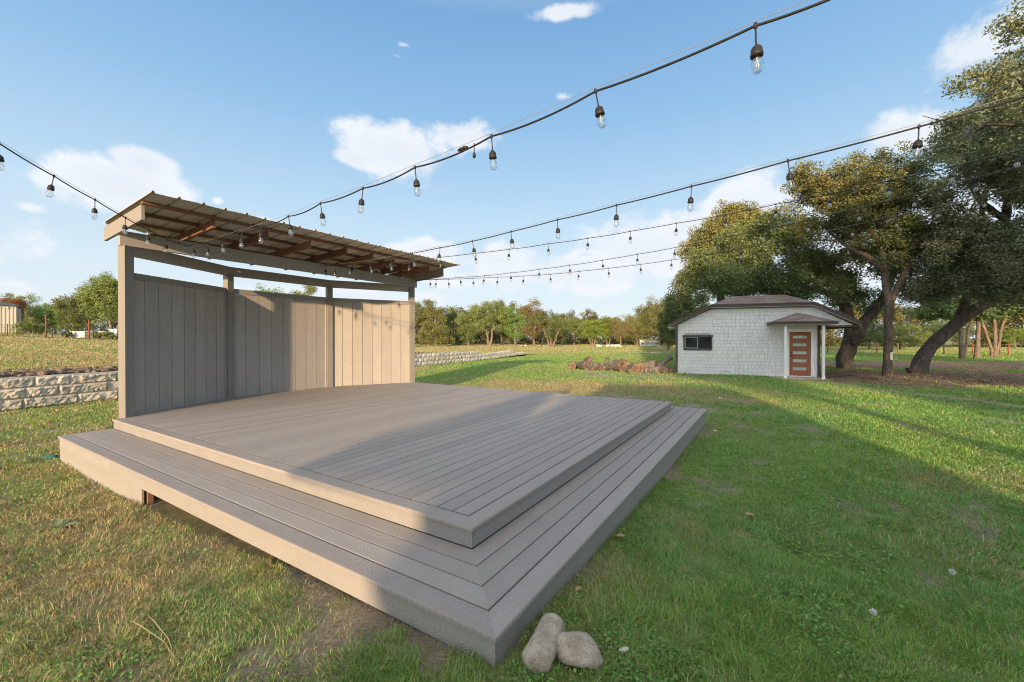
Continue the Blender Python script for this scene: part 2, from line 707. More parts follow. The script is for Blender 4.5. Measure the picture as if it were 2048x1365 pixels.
def ground_mat():
    m, nt, out = new_mat('lawn_ground')
    n = N(nt)
    g = n.coord('Object')
    dry = n.attr('dry')
    soil = n.attr('soil')
    mulch = n.attr('mulch')
    path = n.attr('path')
    f1 = n.noise(g, 1.1, 8, .7)
    f2 = n.noise(g, 9, 8, .75)
    f3 = n.noise(g, 60, 4, .7)
    gr = n.ramp(n.math('MULTIPLY_ADD', f2, .6, n.math('MULTIPLY', f3, .4)), [(.32, (.075, .120, .034)), (.5, (.165, .255, .062)), (.68, (.27, .35, .10))])
    st = n.ramp(n.math('MULTIPLY_ADD', f2, .6, n.math('MULTIPLY', f3, .4)), [(.32, (.19, .155, .070)), (.5, (.31, .265, .125)), (.68, (.43, .37, .195))])
    dd = n.smooth(n.math('ADD', n.math('MULTIPLY_ADD', f2, .55, n.math('MULTIPLY', f1, .35)), n.math('MULTIPLY', dry, .75)), .55, 1.05)
    c = n.mix(dd, gr, st)
    so = n.ramp(n.math('MULTIPLY_ADD', f2, .5, n.math('MULTIPLY', f3, .5)), [(.3, (.17, .135, .10)), (.5, (.32, .265, .21)), (.7, (.47, .405, .335))])
    c = n.mix(soil, c, so)
    mu = n.ramp(n.math('MULTIPLY_ADD', f2, .35, n.math('MULTIPLY', f3, .65)), [(.32, (.13, .075, .055)), (.5, (.29, .175, .13)), (.66, (.46, .32, .25))])
    c = n.mix(mulch, c, mu)
    pa = n.ramp(f2, [(.3, (.34, .27, .19)), (.7, (.55, .46, .34))])
    c = n.mix(n.math('MULTIPLY', path, .55), c, pa)
    h = n.math('MULTIPLY_ADD', f2, .6, n.math('MULTIPLY', f3, .5))
    n.bsdf(out, c, .95, n.bump(h, .9, .06), .1)
    return m


M['ground'] = ground_mat()


def grow(start, stop, s0, k):
    xs, x, s = [start], start, s0
    while x < stop:
        x += s
        s *= k
        xs.append(x)
    return np.array(xs)


def sheet(name, X, Y, Z, mat, label, kind='structure'):
    h, w = X.shape
    V = np.stack([X, Y, Z], -1).reshape(-1, 3)
    i = np.arange(h - 1)[:, None] * w + np.arange(w - 1)[None, :]
    F = np.stack([i, i + 1, i + w + 1, i + w], -1).reshape(-1, 4)
    me_o = np_mesh(name, V, F, np.zeros((0, 3), int), None, mat, smooth=True)
    me = me_o.data
    x, y = V[:, 0], V[:, 1]
    for nm, val in (('dry', dry_mask(x, y)), ('soil', np.clip(dirt_mask(x, y) + .08, 0, 1) * (np.hypot(x, y) < 30)), ('mulch', mulch_mask(x, y)), ('path', path_mask(x, y))):
        at_ = me.attributes.new(nm, 'FLOAT', 'POINT')
        at_.data.foreach_set('value', np.ascontiguousarray(val, dtype=np.float32))
    return tag(me_o, label, None, None, kind)


xs = grow(0, 600, .13, 1.035)
xs = np.concatenate([-xs[:0:-1], xs])
ys = np.concatenate([-grow(1, 300, .6, 1.25)[::-1], grow(0, 700, .10, 1.026)])
gx, gy = np.meshgrid(xs, ys)
gz = low(gx, gy) - .6 * sst(wdist(gx, gy)[0], .6, 3.0)
sheet('lawn', gx, gy, gz, M['ground'], 'mown lawn running from the deck to the far trees')
ts = np.concatenate([np.arange(-30, 48, .5), 48 + grow(.5, 420, .6, 1.08)])
ws = grow(0, 320, .14, 1.06)
tx = np.zeros((len(ts), len(ws)))
ty = np.zeros_like(tx)
for i, t in enumerate(ts):
    p, nl = wall_at(t)
    tx[i] = p[0] + nl[0] * (ws + .12)
    ty[i] = p[1] + nl[1] * (ws + .12)
tz = zg(tx, ty)
tz[:, 0] -= .15
tz[:, 1] -= .03
sheet('field', tx[:, ::-1], ty[:, ::-1], tz[:, ::-1], M['ground'], 'raised dry field behind the retaining wall')

# ------------------------------------------------------------------ the stage
def build_stage():
    base = S(0, 0, 0)
    root = empty('garden_stage', base, 'grey composite deck stage with step, curved plank back wall and tin roof', 'stage')
    o = base
    g = .0085
    bw, th = .1435, .026
    # upper deck boards along a
    d = MB(o)
    b = .152
    k = 0
    while b < 8.52:
        b1 = b + bw
        bm = (b + b1) / 2
        a0, a1 = .152, LA
        if bm > 7.30:
            q = (bm - 7.30) / (8.55 - 7.30)
            a0 = max(a0, .07 + q * 2.05)
            a1 = LA - q * 2.0
        # two lengths per row, the joint moving from row to row
        cut = a0 + (a1 - a0) * (.82 if k % 3 == 0 else .60 if k % 3 == 1 else .93)
        for q0, q1 in ((a0, cut - .002), (cut + .002, a1)):
            if q1 - q0 > .1:
                d.plank(S(q0, bm, ZU), S(q1, bm, ZU), bw, th, .004)
        b += bw + g
        k += 1
    d.build('deck_surface', M['decking'], root)
    e = MB(o)
    # border boards, mitred at the near corner, nosed over the fascia
    e.plank(S(.071, .071, ZU), S(LA, .073 - .002, ZU), bw, th, .009, m0=-1.0)
    e.plank(S(.073 - .002, LB, ZU), S(.071, .071, ZU), bw, th, .009, m1=1.0)
    e.build('deck_border', M['decking'], root)
    # treads: four boards on each side, mitred
    t = MB(o)
    n = 4
    w = (TR - g * n + .018) / n
    for i in range(n):
        off = -TR + (w + g) * i + w / 2
        rr = .009 if i == 0 else .004
        t.plank(S(off, off, ZL), S(7.12, off, ZL), w, th, rr, m0=-1.0)
        t.plank(S(off, 7.264, ZL), S(off, off, ZL), w, th, rr, m1=1.0)
    for i in range(3):
        t.plank(S(LA + .09 + i * .152, .03, ZL), S(LA + .09 + i * .152, 6.6, ZL), .146, th, .004)
    t.build('step_tread', M['decking'], root)
    f = MB(o)
    fo = .018
    # fascia boards: upper left, upper right, lower left, lower right, ends
    def fas(a0, b0, a1, b1, z0, z1, thk=.02):
        f.bar(S(a0, b0, (z0 + z1) / 2), S(a1, b1, (z0 + z1) / 2), thk, z1 - z0)
    fas(fo + .01, fo, fo + .01, LB - .02, ZL, ZU - th)
    fas(fo + .022, fo + .01, LA - .01, fo + .01, ZL, ZU - th)
    q = -TR + fo + .01
    fas(q, q - .01, q, 5.02, ZL - th - .142, ZL - th)
    fas(q, 5.025, q, 7.25, ZL - th - .142, ZL - th)
    fas(q + .012, q, 7.11, q, ZL - th - .33, ZL - th)
    fas(q + .004, 4.02, q + .004, 7.25, ZL - th - .42, ZL - th - .146)
    fas(q, 7.245, .0, 7.245, ZL - th - .42, ZL - th)
    fas(fo, 7.255, fo + .10, 7.255, ZL - .3, ZU - th)
    fas(LA - .012, .03, LA - .012, 7.3, ZL, ZU - th)
    fas(LA + .45, -.55, LA + .45, 6.6, ZL - .4, ZL - th)
    f.build('fascia_board', M['fascia'], root)
    for bb in (3.985, 5.4):
        j = MB(o)
        j.bar(S(q + .03, bb, -.09), S(q + .08, bb, -.09), .030, .36)
        j.build('joist', M['rawwood'], root)
    # posts
    def post(P, top, rot):
        p = MB(o)
        ax = (AX * math.cos(rot) + BX * math.sin(rot))
        ay = Vector((-ax.y, ax.x, 0))
        z0 = -.3
        p.box(S(P[0], P[1], (top + z0) / 2), Vector((0, 0, 1)), ax, ay, top - z0, .14, .14)
        return p.build('support_post', M['post'], root)
    post(P1, 3.13, R(21))
    post(P4, 3.13, R(-21))
    rot2 = math.atan2(P2[1] - P1[1], P2[0] - P1[0]) / 2
    post(P2, 3.0, rot2)
    post(P3, 3.0, -rot2)
    # back wall: three panels of vertical planks under a cap board
    def panel(Pa, Pb, o_in):
        p = MB(o)
        A, B = Vector((Pa[0], Pa[1])), Vector((Pb[0], Pb[1]))
        dv = (B - A).normalized()
        nv = Vector((dv.y, -dv.x))
        A2 = A + dv * .07 + nv * o_in
        B2 = B - dv * .07 + nv * o_in
        L = (B2 - A2).length
        m = 8
        pw = L / m
        dw = AX * dv.x + BX * dv.y
        nw = AX * nv.x + BX * nv.y
        z0, z1 = ZU + .002, 2.60
        for i in range(m):
            c = A2 + dv * (pw * (i + .5))
            jz = random.uniform(-.003, .003)
            p.box(S(c.x, c.y, (z0 + z1) / 2 + jz) + nw * random.uniform(-.0015, .0015), Vector((0, 0, 1)), dw, nw, z1 - z0, pw - .010, .018)
        ob = p.build('back_panel', M['paint'], root)
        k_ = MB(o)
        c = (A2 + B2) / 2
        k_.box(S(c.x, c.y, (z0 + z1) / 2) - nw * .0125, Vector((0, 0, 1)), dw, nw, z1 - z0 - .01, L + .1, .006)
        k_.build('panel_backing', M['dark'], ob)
        r = MB(o)
        r.box(S(c.x, c.y, 2.655) + nw * .006, dw, Vector((0, 0, 1)), nw, L, .108, .040)
        r.build('cap_board', M['board'], ob)
        t_ = MB(o)
        # batten at each post and rails on the outside
        for zz in (.9, 1.75, 2.5):
            t_.box(S(c.x, c.y, zz) - nw * .045, dw, Vector((0, 0, 1)), nw, L + .20, .09, .038)
        t_.build('outer_rail', M['board'], ob)
        for s_ in (-1, 1):
            q_ = MB(o)
            e_ = A2 + dv * .02 if s_ < 0 else B2 - dv * .02
            q_.box(S(e_.x, e_.y, (z0 + z1) / 2) + nw * .02, Vector((0, 0, 1)), dw, nw, z1 - z0, .05, .03)
            q_.build('corner_batten', M['paint'], ob)
    panel(P1, P2, -.02)
    panel(P2, P3, -.02)
    panel(P3, P4, -.02)
    # outlet box low on the first panel
    ob = MB(o)
    ob.box(S(P1[0] + .12, P1[1] + .045, ZU + .16), Vector((0, 0, 1)), AX, BX, .12, .075, .05)
    ob.build('outlet_box', M['paint'], root)
    # beams
    bm = MB(o)
    bm.bar(S(.10, 7.29, 3.245), S(6.76, 7.29, 3.245), .09, .235)
    bm.build('front_beam', M['paint'], root)
    for (Pa, Pb, za, zb) in ((P1, P2, 3.06, 3.06), (P2, P3, 3.06, 3.06), (P3, P4, 3.06, 3.06)):
        b2 = MB(o)
        A, B = Vector(Pa), Vector(Pb)
        dv = (B - A).normalized()
        if Pa == P1: A = A + dv * .10
        if Pb == P4: B = B - dv * .10
        b2.bar(S(A.x, A.y, za + .02), S(B.x, B.y, zb + .02), .075, .20)
        b2.build('back_beam', M['paint'], root)
    # rafters: painted outer pair and raw inner ones
    def rz(b):
        return 3.585 - .062 * (b - 6.17)
    for a_ in (.075, 6.70):
        r = MB(o)
        up = (BX * .062 + Vector((0, 0, 1))).normalized()
        r.bar(S(a_, 6.17, rz(6.17) - .11), S(a_, 7.86, rz(7.86) - .11), .04, .225, up=up)
        r.build('rafter', M['board'], root)
    for a_ in (.98, 1.85, 2.70, 3.50, 4.25, 4.95, 5.55, 6.15):
        q_ = 7.86 if a_ < 1.2 or a_ > 6 else 8.5
        r = MB(o)
        up = (BX * .062 + Vector((0, 0, 1))).normalized()
        jb = random.uniform(-.06, .06)
        r.bar(S(a_, 6.17 + jb, rz(6.17) - .075), S(a_, q_, rz(q_) - .075), .04, .14, up=up)
        r.build('rafter', M['rawwood'], root)
    for b_, a0, a1 in ((6.14, .05, 6.72), (6.72, .1, 6.68), (7.35, .1, 6.66), (7.95, .7, 6.1), (8.40, 1.5, 5.3)):
        p = MB(o)
        p.bar(S(a0, b_, rz(b_) + .019), S(a1, b_, rz(b_) + .019), .085, .036)
        p.build('purlin', M['rawwood'], root)
    # ribbed roof sheet
    prof = []
    a_ = .015
    pitch = (6.78 - .015) / 22
    for i in range(22):
        for da, dz in ((0, .0), (.012, .030), (.036, .030), (.05, 0), (.05 + (pitch - .05) * .33, 0), (.05 + (pitch - .05) * .36, .006), (.05 + (pitch - .05) * .42, 0), (.05 + (pitch - .05) * .66, 0), (.05 + (pitch - .05) * .69, .006), (.05 + (pitch - .05) * .75, 0)):
            prof.append((a_ + i * pitch + da, dz))
    prof.append((a_ + 22 * pitch, 0))
    prof += [(a_ + 22 * pitch + .012, .03), (a_ + 22 * pitch + .036, .03), (a_ + 22 * pitch + .05, 0)]

    def backedge(a):
        if a < 2.0: return 7.76 + .9 * max(0, (a - .3)) / 1.7
        if a > 4.8: return 7.76 + .9 * max(0, (6.5 - a)) / 1.7
        return 8.66
    s = MB(o)
    V, F = [], []
    nseg = 5
    for a, dz in prof:
        b1 = backedge(a)
        b0 = 5.66 + .012 * math.sin(a * 9)
        for q_ in range(nseg + 1):
            b_ = b0 + (b1 - b0) * q_ / nseg
            z_ = rz(b_) + .040 + dz
            V.append(S(a, b_, z_))
            V.append(S(a, b_, z_ + .0025))
    m = 2 * (nseg + 1)
    for i in range(len(prof) - 1):
        for q_ in range(nseg):
            x0 = i * m + 2 * q_
            x1 = x0 + m
            F.append((x0, x0 + 2, x1 + 2, x1))
            F.append((x0 + 1, x1 + 1, x1 + 3, x0 + 3))
        F.append((i * m, i * m + m, i * m + m + 1, i * m + 1))
        F.append((i * m + m - 2, i * m + m - 1, i * m + 2 * m - 1, i * m + 2 * m - 2))
    s.add(V, F)
    s.build('roof_sheet', M['sheet'], root)
    return root


build_stage()

# ------------------------------------------------------------------ string lights
def bulb_parts():
    s = MB()
    s.tube([(0, 0, .012), (0, 0, -.03), (.0015, 0, -.075), (0, 0, -.100)], .0042, 6)
    s.lathe([(.0, -.096), (.008, -.098), (.012, -.104), (.021, -.112), (.0255, -.122), (.026, -.140), (.0285, -.143), (.0285, -.156), (.026, -.158), (.0, -.158)], (0, 0, 0), 14)
    s.lathe([(.0, .016), (.007, .014), (.0105, .0), (.0075, -.014), (.0, -.016)], (0, 0, 0), 8)
    so = s.build('lamp_socket', M['cable'])
    gl = MB()
    gl.lathe([(.0165, -.157), (.019, -.168), (.0245, -.180), (.0282, -.194), (.0288, -.206), (.0265, -.220), (.0205, -.232), (.011, -.2395), (.0, -.2415)], (0, 0, 0), 16)
    g = gl.build('bulb_glass', M['glass'], so)
    fm = MB()
    fm.tube([(0, 0, -.157), (0, 0, -.185)], .0025, 5)
    for k in range(4):
        a = k * math.pi / 2 + .4
        fm.tube([(.002 * math.cos(a), .002 * math.sin(a), -.185), (.006 * math.cos(a), .006 * math.sin(a), -.205), (.004 * math.cos(a), .004 * math.sin(a), -.222)], .0011, 4)
    f = fm.build('filament', M['filament'], so)
    return so


BULB = bulb_parts()
BULB_USED = [False]


def string_light(label, p0, p1, px, bulbs, ext=0.0, sagk=.012, seed=0):
    """cable hung through the points seen at px, in the vertical plane over the ground line p0 p1"""
    rnd = random.Random(seed)
    d = Vector((p1[0] - p0[0], p1[1] - p0[1]))
    nrm = Vector((d.y, -d.x))
    pts = []
    for u, v in px:
        r = ray(u, v)
        t = (nrm.x * p0[0] + nrm.y * p0[1]) / (nrm.x * r[0] + nrm.y * r[1])
        pts.append(Vector((r[0] * t, r[1] * t, EYE + r[2] * t)))
    root = empty('string_light', pts[0], label, 'string lights', 'string lights over the stage')
    o = pts[0]
    if ext:
        e = (pts[-1] - pts[-2]).normalized()
        pts = pts + [pts[-1] + e * ext]
    cab = MB(o)
    path = []
    for i in range(len(pts) - 1):
        A, B = pts[i], pts[i + 1]
        L = (B - A).length
        k_ = sagk * L * rnd.uniform(.5, 1.6)
        for q in range(8):
            t = q / 8
            path.append(A.lerp(B, t) - Vector((0, 0, 4 * k_ * t * (1 - t))))
    path.append(pts[-1])
    cab.tube(path, .0066, 6)
    cab.build('cable', M['cable'], root)
    w = MB(o)
    w.tube([p + Vector((0, 0, .022)) for p in pts], .0019, 4)
    w.build('support_wire', M['wire'], root)
    for i in bulbs:
        b = BULB if not BULB_USED[0] else copy_tree(BULB)
        BULB_USED[0] = True
        b.parent = root
        b.location = pts[i] - o
        b.rotation_euler = (rnd.uniform(-.17, .17), rnd.uniform(-.17, .17), rnd.uniform(0, 6.28))
    return root, pts, o


T0 = (-5.92, 7.46)
string_light('string of bulbs dropping from the left edge to the stage beam', T0, (-4.86, 4.40),
             [(367, 490), (335, 479.5), (298, 460), (251, 436), (190, 400), (107.8, 352.5), (-2, 287), (-140, 190)], [1, 2, 3, 4, 5, 6], .5, seed=1)
rB, ptsB, oB = string_light('nearest and highest string of bulbs crossing the middle of the sky', T0, (1.18, 2.02),
             [(367, 490), (388, 488), (415, 484), (446, 474), (484, 463), (522, 451), (577, 433), (641, 407), (726, 377), (830, 335), (983, 273), (1191, 183), (1511, 52), (1800, -65)], list(range(1, 13)), 3.0, .03, seed=2)
pl = MB(oB)
pa = ptsB[9].lerp(ptsB[10], .72)
pb_ = ptsB[9].lerp(ptsB[10], .60)
pl.tube([pb_.lerp(pa, t) - Vector((0, 0, .006)) for t in (0, .3, .5, .7, 1)], [.008, .016, .013, .017, .008], 7)
pl.build('plug_connector', M['cable'], rB)
pl = MB(oB)
pc = ptsB[9].lerp(ptsB[10], .80)
pl.tube([pc, pc + Vector((0, 0, -.045)), pc + Vector((0, 0, -.075))], .004, 5)
pl.tube([pc + Vector((0, 0, -.07)), pc + Vector((0, 0, -.085)), pc + Vector((0, 0, -.10)), pc + Vector((0, 0, -.112))], [.006, .013, .013, .005], 7)
pl.build('hanging_plug', M['cable'], rB)
string_light('long string of bulbs from the roof middle, second from the top at the right edge', (-4.42, 9.72), (2.95, 3.0),
             [(640, 533), (650, 532), (670, 531), (701, 528), (739, 523), (780, 516), (825, 507), (880, 496), (945, 483), (1022, 464), (1115, 440), (1233, 411), (1383, 373), (1576, 322), (1838, 254), (2120, 172)], list(range(1, 15)), 4.0, .006, seed=3)
string_light('string of bulbs passing just under the long one, third down at the right edge', (-3.95, 10.45), (7.26, 6.1),
             [(690, 530), (705, 529), (758, 526), (819, 523), (882, 515), (950, 507), (1019, 499), (1096, 488), (1176, 477), (1261, 463), (1353, 447), (1449, 430), (1552, 409), (1662, 388), (1775, 363), (1900, 335), (2036, 303), (2200, 264)], list(range(1, 17)), 4.0, .008, seed=4)
string_light('string of bulbs from the right roof corner, second lowest across the trees', (-2.9, 11.9), (8.3, 7.6),
             [(840, 560), (920, 555), (969, 552), (1022, 546), (1078, 539), (1139, 531), (1205, 521), (1275, 509), (1350, 495.6), (1432, 478), (1523, 460), (1616, 441), (1720, 417), (1830, 389), (1952, 357), (2090, 322)], list(range(1, 15)), 4.0, .008, seed=5)
string_light('lowest string of bulbs, from the right end post of the stage', (-2.85, 12.0), (9.9, 8.9),
             [(835, 561), (861, 559.5), (873, 559.5), (897, 559), (946, 557), (995, 555), (1048, 552.5), (1101, 549), (1159, 543), (1217, 537), (1280, 529.5), (1343, 520.5), (1412, 510), (1481, 498), (1554, 485), (1628, 470), (1707, 452), (1790, 434), (1878, 414), (1965, 394), (2110, 360)], list(range(1, 20)), 4.0, .006, seed=6)

# ------------------------------------------------------------------ retaining wall of rough split blocks
def stone_mat(name, stops, scale=5, bump=.8):
    m, nt, out = new_mat(name)
    n = N(nt)
    v = n.coord('Object')
    f = n.noise(v, scale, 9, .7)
    f2 = n.noise(v, scale * 7, 6, .7)
    c = n.ramp(n.math('MULTIPLY_ADD', f2, .4, n.math('MULTIPLY', f, .6)), stops)
    t = n.math('MULTIPLY_ADD', n.attr('tint'), .3, .85)
    c = n.vmath('MULTIPLY', c, _v3(n, t))
    n.bsdf(out, c, .92, n.bump(n.math('ADD', f, n.math('MULTIPLY', f2, .5)), bump, .04), .12)
    return m


M['block'] = stone_mat('split_limestone', [(.3, (.38, .35, .30)), (.5, (.56, .53, .47)), (.7, (.68, .65, .60))], 9)


def build_wall():
    root = empty('retaining_wall', (WALL[1][0], WALL[1][1], 0), 'long dry-laid wall of rough pale limestone blocks behind the stage', 'wall')
    o = root.location
    mb = MB(o)
    ch = .255
    rnd = random.Random(5)
    for c in range(3):
        t = -5.5 + rnd.uniform(0, .5)
        while t < WEND - .3:
            L = rnd.uniform(.50, 1.02) if t < 12 else rnd.uniform(.42, .7)
            top = -.13 + .78 * 1.0 - .255 * (2 - c)
            # courses run out towards the far end
            tq = t + L / 2
            if c == 2 and tq > WEND - 9.5: t += L; continue
            if c == 1 and tq > WEND - 2.8: t += L; continue
            lift = .0032 * max(0, wall_at(tq)[0][1] - 30) + .12 * sst(tq, WEND - 9, WEND)
            p, nl = wall_at(tq)
            d = np.array([nl[1], -nl[0]])
            z1 = top + float(lift) + rnd.uniform(-.006, .006)
            z0 = z1 - ch + .003
            near = tq < 9
            nu_, nv_ = (max(4, int(L / .045)), 6) if near else (max(3, int(L / .12)), 3)
            f0 = -.02 * (2 - c) * .9 + .0
            V, F = [], []
            for j in range(nv_ + 1):
                for i in range(nu_ + 1):
                    x = (i / nu_ - .5) * (L - .006)
                    zz = z0 + (z1 - z0) * j / nv_
                    edge = min(i, nu_ - i, j, nv_ - j) == 0
                    q = mnoise.noise(Vector((tq * 3.1 + x * 6.5, zz * 8.5 + c * 3, 1.7))) * .6 + mnoise.noise(Vector((tq * 5 + x * 17, zz * 21 + c * 7, 4.2))) * .45
                    out_ = 0 if edge else .035 + .055 * q
                    P = p + d * x - nl * (out_ - f0 + .0)
                    V.append((P[0], P[1], zz))
            W = nu_ + 1
            for j in range(nv_):
                for i in range(nu_):
                    F.append((j * W + i, j * W + i + 1, (j + 1) * W + i + 1, (j + 1) * W + i))
            base = len(V)
            for j in (0, nv_):
                for i in (0, nu_):
                    P = p + d * ((i / nu_ - .5) * (L - .006)) + nl * (.30 + f0)
                    V.append((P[0], P[1], z0 + (z1 - z0) * j / nv_))
            # top, sides and back
            topf = [nv_ * W + i for i in range(nu_ + 1)]
            F.append(tuple(topf + [base + 3, base + 2]))
            F.append(tuple([j * W for j in range(nv_ + 1)] + [base + 2, base + 0]))
            F.append(tuple([j * W + nu_ for j in range(nv_, -1, -1)] + [base + 1, base + 3]))
            F.append((base, base + 1, base + 3, base + 2))
            mb.add(V, F)
            t += L
    mb.build('stone_courses', M['block'], root)
    cp = MB(o)
    prev = None
    t = -5.5
    while t < WEND - 9.6:
        p, nl = wall_at(t)
        p2, nl2 = wall_at(min(t + 1.0, WEND - 9.5))
        A = p + nl * .09
        B = p2 + nl2 * .09
        z = -.13 + .78 + .006
        cp.bar((A[0], A[1], z), (B[0], B[1], z), .19, .014)
        t += 1.0
    cp.build('wall_cap', M['block'], root)


build_wall()


def rock_mesh(mb, c, r, squash=(1, 1, .7), seed=0, sub=2, rough=.25, rot=0):
    """one lumpy stone added to mb"""
    import bmesh
    bm = bmesh.new()
    bmesh.ops.create_icosphere(bm, subdivisions=sub, radius=1)
    V = []
    cs, sn = math.cos(rot), math.sin(rot)
    for v in bm.verts:
        p = v.co.copy()
        k = 1 + rough * mnoise.noise(p * 1.3 + Vector((seed * 3.7, seed, 0))) * 1.6 + rough * .5 * mnoise.noise(p * 3.1 + Vector((0, seed * 2.1, 5)))
        p = Vector((p.x * squash[0], p.y * squash[1], p.z * squash[2])) * (k * r)
        V.append(Vector((p.x * cs - p.y * sn, p.x * sn + p.y * cs, p.z)) + Vector(c))
    F = [tuple(v.index for v in f.verts) for f in bm.faces]
    bm.free()
    mb.add(V, F, None, None, True)


# broken ground and stones along the back of the wall
M['rubble'] = stone_mat('soil_and_rubble', [(.3, (.060, .045, .032)), (.5, (.15, .115, .085)), (.66, (.34, .29, .23))], 8)
mb = MB()
rnd = random.Random(3)
for i in range(1100):
    t = rnd.uniform(-5, 13) if i < 980 else rnd.uniform(13, 25)
    w = .33 + abs(rnd.gauss(0, .75)) if rnd.random() < .8 else rnd.uniform(.4, 2.6)
    p, nl = wall_at(t)
    x, y = p + nl * w
    r = rnd.uniform(.03, .10) * (1.25 if w < 1.2 else .8)
    rock_mesh(mb, (x, y, zgs(x, y) + r * .18), r, (rnd.uniform(.8, 1.7), 1, rnd.uniform(.5, .9)), i, 1, .4, rnd.uniform(0, 6))
tag(mb.build('rubble', M['rubble']), 'dark soil clods and broken stones along the top of the wall', None, None, 'stuff')

# ------------------------------------------------------------------ the two stones at the deck corner
M['cobble'] = stone_mat('weathered_limestone_lump', [(.32, (.24, .185, .13)), (.43, (.47, .39, .29)), (.55, (.66, .59, .48)), (.7, (.76, .70, .60))], 12, .9)
mb = MB((.17, 2.13, 0))
pts, rad = [], []
A, B = Vector((.105, 1.975, .042)), Vector((.235, 2.265, .060))
V, F = [], []
n, m = 18, 12
dv = (B - A)
L = dv.length
dv.normalize()
sv = dv.cross(Vector((0, 0, 1))).normalized()
uv_ = sv.cross(dv)
for j in range(m + 1):
    q = j / m
    rr = .073 * (1 - .10 * q) * (1 - .9 * max(0, (abs(q - .5) - .38) / .12) ** 3 * .55)
    for k in range(n):
        a = 2 * math.pi * k / n
        p = A + dv * (L * q)
        w = 1 + .05 * mnoise.noise(Vector((math.cos(a) * 1.4, math.sin(a) * 1.4, q * 3)))
        w -= .05 if j == 6 and k % 3 else 0
        V.append(p + (sv * math.cos(a) * 1.05 + uv_ * math.sin(a) * .95) * rr * w)
for j in range(m):
    for k in range(n):
        F.append((j * n + k, j * n + (k + 1) % n, (j + 1) * n + (k + 1) % n, (j + 1) * n + k))
F.append(tuple(range(n - 1, -1, -1)))
F.append(tuple(range(m * n, m * n + n)))
mb.add(V, F, None, .5, True)
tag(mb.build('limestone_lump', M['cobble']), 'cylindrical pale limestone piece with a cracked side lying against the deck corner', 'rock', 'stones at the deck corner')
mb = MB((.33, 2.11, 0))
rock_mesh(mb, (.325, 2.09, .034), .093, (1.35, .95, .78), 31, 3, .22, -.55)
tag(mb.build('limestone_lump', M['cobble']), 'wedge shaped tan limestone leaning on the cylindrical stone', 'rock', 'stones at the deck corner')

# ------------------------------------------------------------------ the white shingled shed
ST = R(-21)
SX = Vector((math.cos(ST), math.sin(ST), 0))
SY = Vector((-math.sin(ST), math.cos(ST), 0))
SO = Vector((8.2, 20.75, 0))
M['shingle'] = paint_mat('white_painted_shingle', (.66, .665, .665), .09, .4, .75, False, .25)
M['white'] = paint_mat('white_trim_paint', (.76, .76, .755), .05, .15, .6, False, .25)
M['trim'] = paint_mat('charcoal_trim_paint', (.085, .068, .062), .2, .3, .6, False, .4)
M['gapshade'] = paint_mat('gap_shade_grey_paint', (.38, .39, .40), .05, .15, .7, False, .25)  # backing greyed so the slits between shingles read as shadow
M['conc'] = noisy('concrete', [(.3, (.34, .30, .25)), (.7, (.48, .44, .38))], 4, bump=.3)


def asphalt_roof():
    m, nt, out = new_mat('asphalt_shingles')
    n = N(nt)
    uv = n.node('ShaderNodeUVMap', uv_map='UVMap').outputs[0]
    br = n.node('ShaderNodeTexBrick', offset=.5)
    n.lk(uv, br.inputs['Vector'])
    br.inputs['Color1'].default_value = (.19, .155, .138, 1)
    br.inputs['Color2'].default_value = (.29, .24, .215, 1)
    br.inputs['Mortar'].default_value = (.09, .075, .068, 1)
    br.inputs['Scale'].default_value = 1
    br.inputs['Mortar Size'].default_value = .006
    br.inputs['Brick Width'].default_value = .32
    br.inputs['Row Height'].default_value = .145
    f = n.noise(n.coord('Object'), 40, 5, .7)
    f2 = n.noise(n.coord('Object'), 1.3, 5, .6)
    c = n.mix(1.0, br.outputs['Color'], _v3(n, n.math('MULTIPLY_ADD', f, .5, n.math('MULTIPLY_ADD', f2, .6, .45))), 'MULTIPLY')
    n.bsdf(out, c, .95, n.bump(n.math('MULTIPLY_ADD', br.outputs['Fac'], -.8, f), .6, .012), .1)
    return m


M['roof'] = asphalt_roof()


def window_glass(name, tint):
    m, nt, out = new_mat(name)
    n = N(nt)
    p = n.bsdf(out, tint, .06, n.bump(n.noise(n.coord('Object'), 1.5, 2), .05, .02), .6)
    return m


M['pane'] = window_glass('dark_window_pane', (.02, .022, .024))
M['frost'] = noisy('frosted_pane', [(.3, (.36, .42, .40)), (.7, (.46, .52, .50))], 3, rough=.25, bump=.05)


def door_mat():
    m, nt, out = new_mat('stained_cedar_door')
    n = N(nt)
    uv = n.node('ShaderNodeUVMap', uv_map='UVMap').outputs[0]
    g = n.noise(n.mapping(uv, (1.5, 40, 1)), 1.0, 5, .6, .6)
    c = n.ramp(g, [(.3, (.155, .048, .022)), (.5, (.27, .092, .042)), (.7, (.37, .145, .070))])
    n.bsdf(out, c, .45, n.bump(g, .15, .003), .4)
    return m


M['door'] = door_mat()


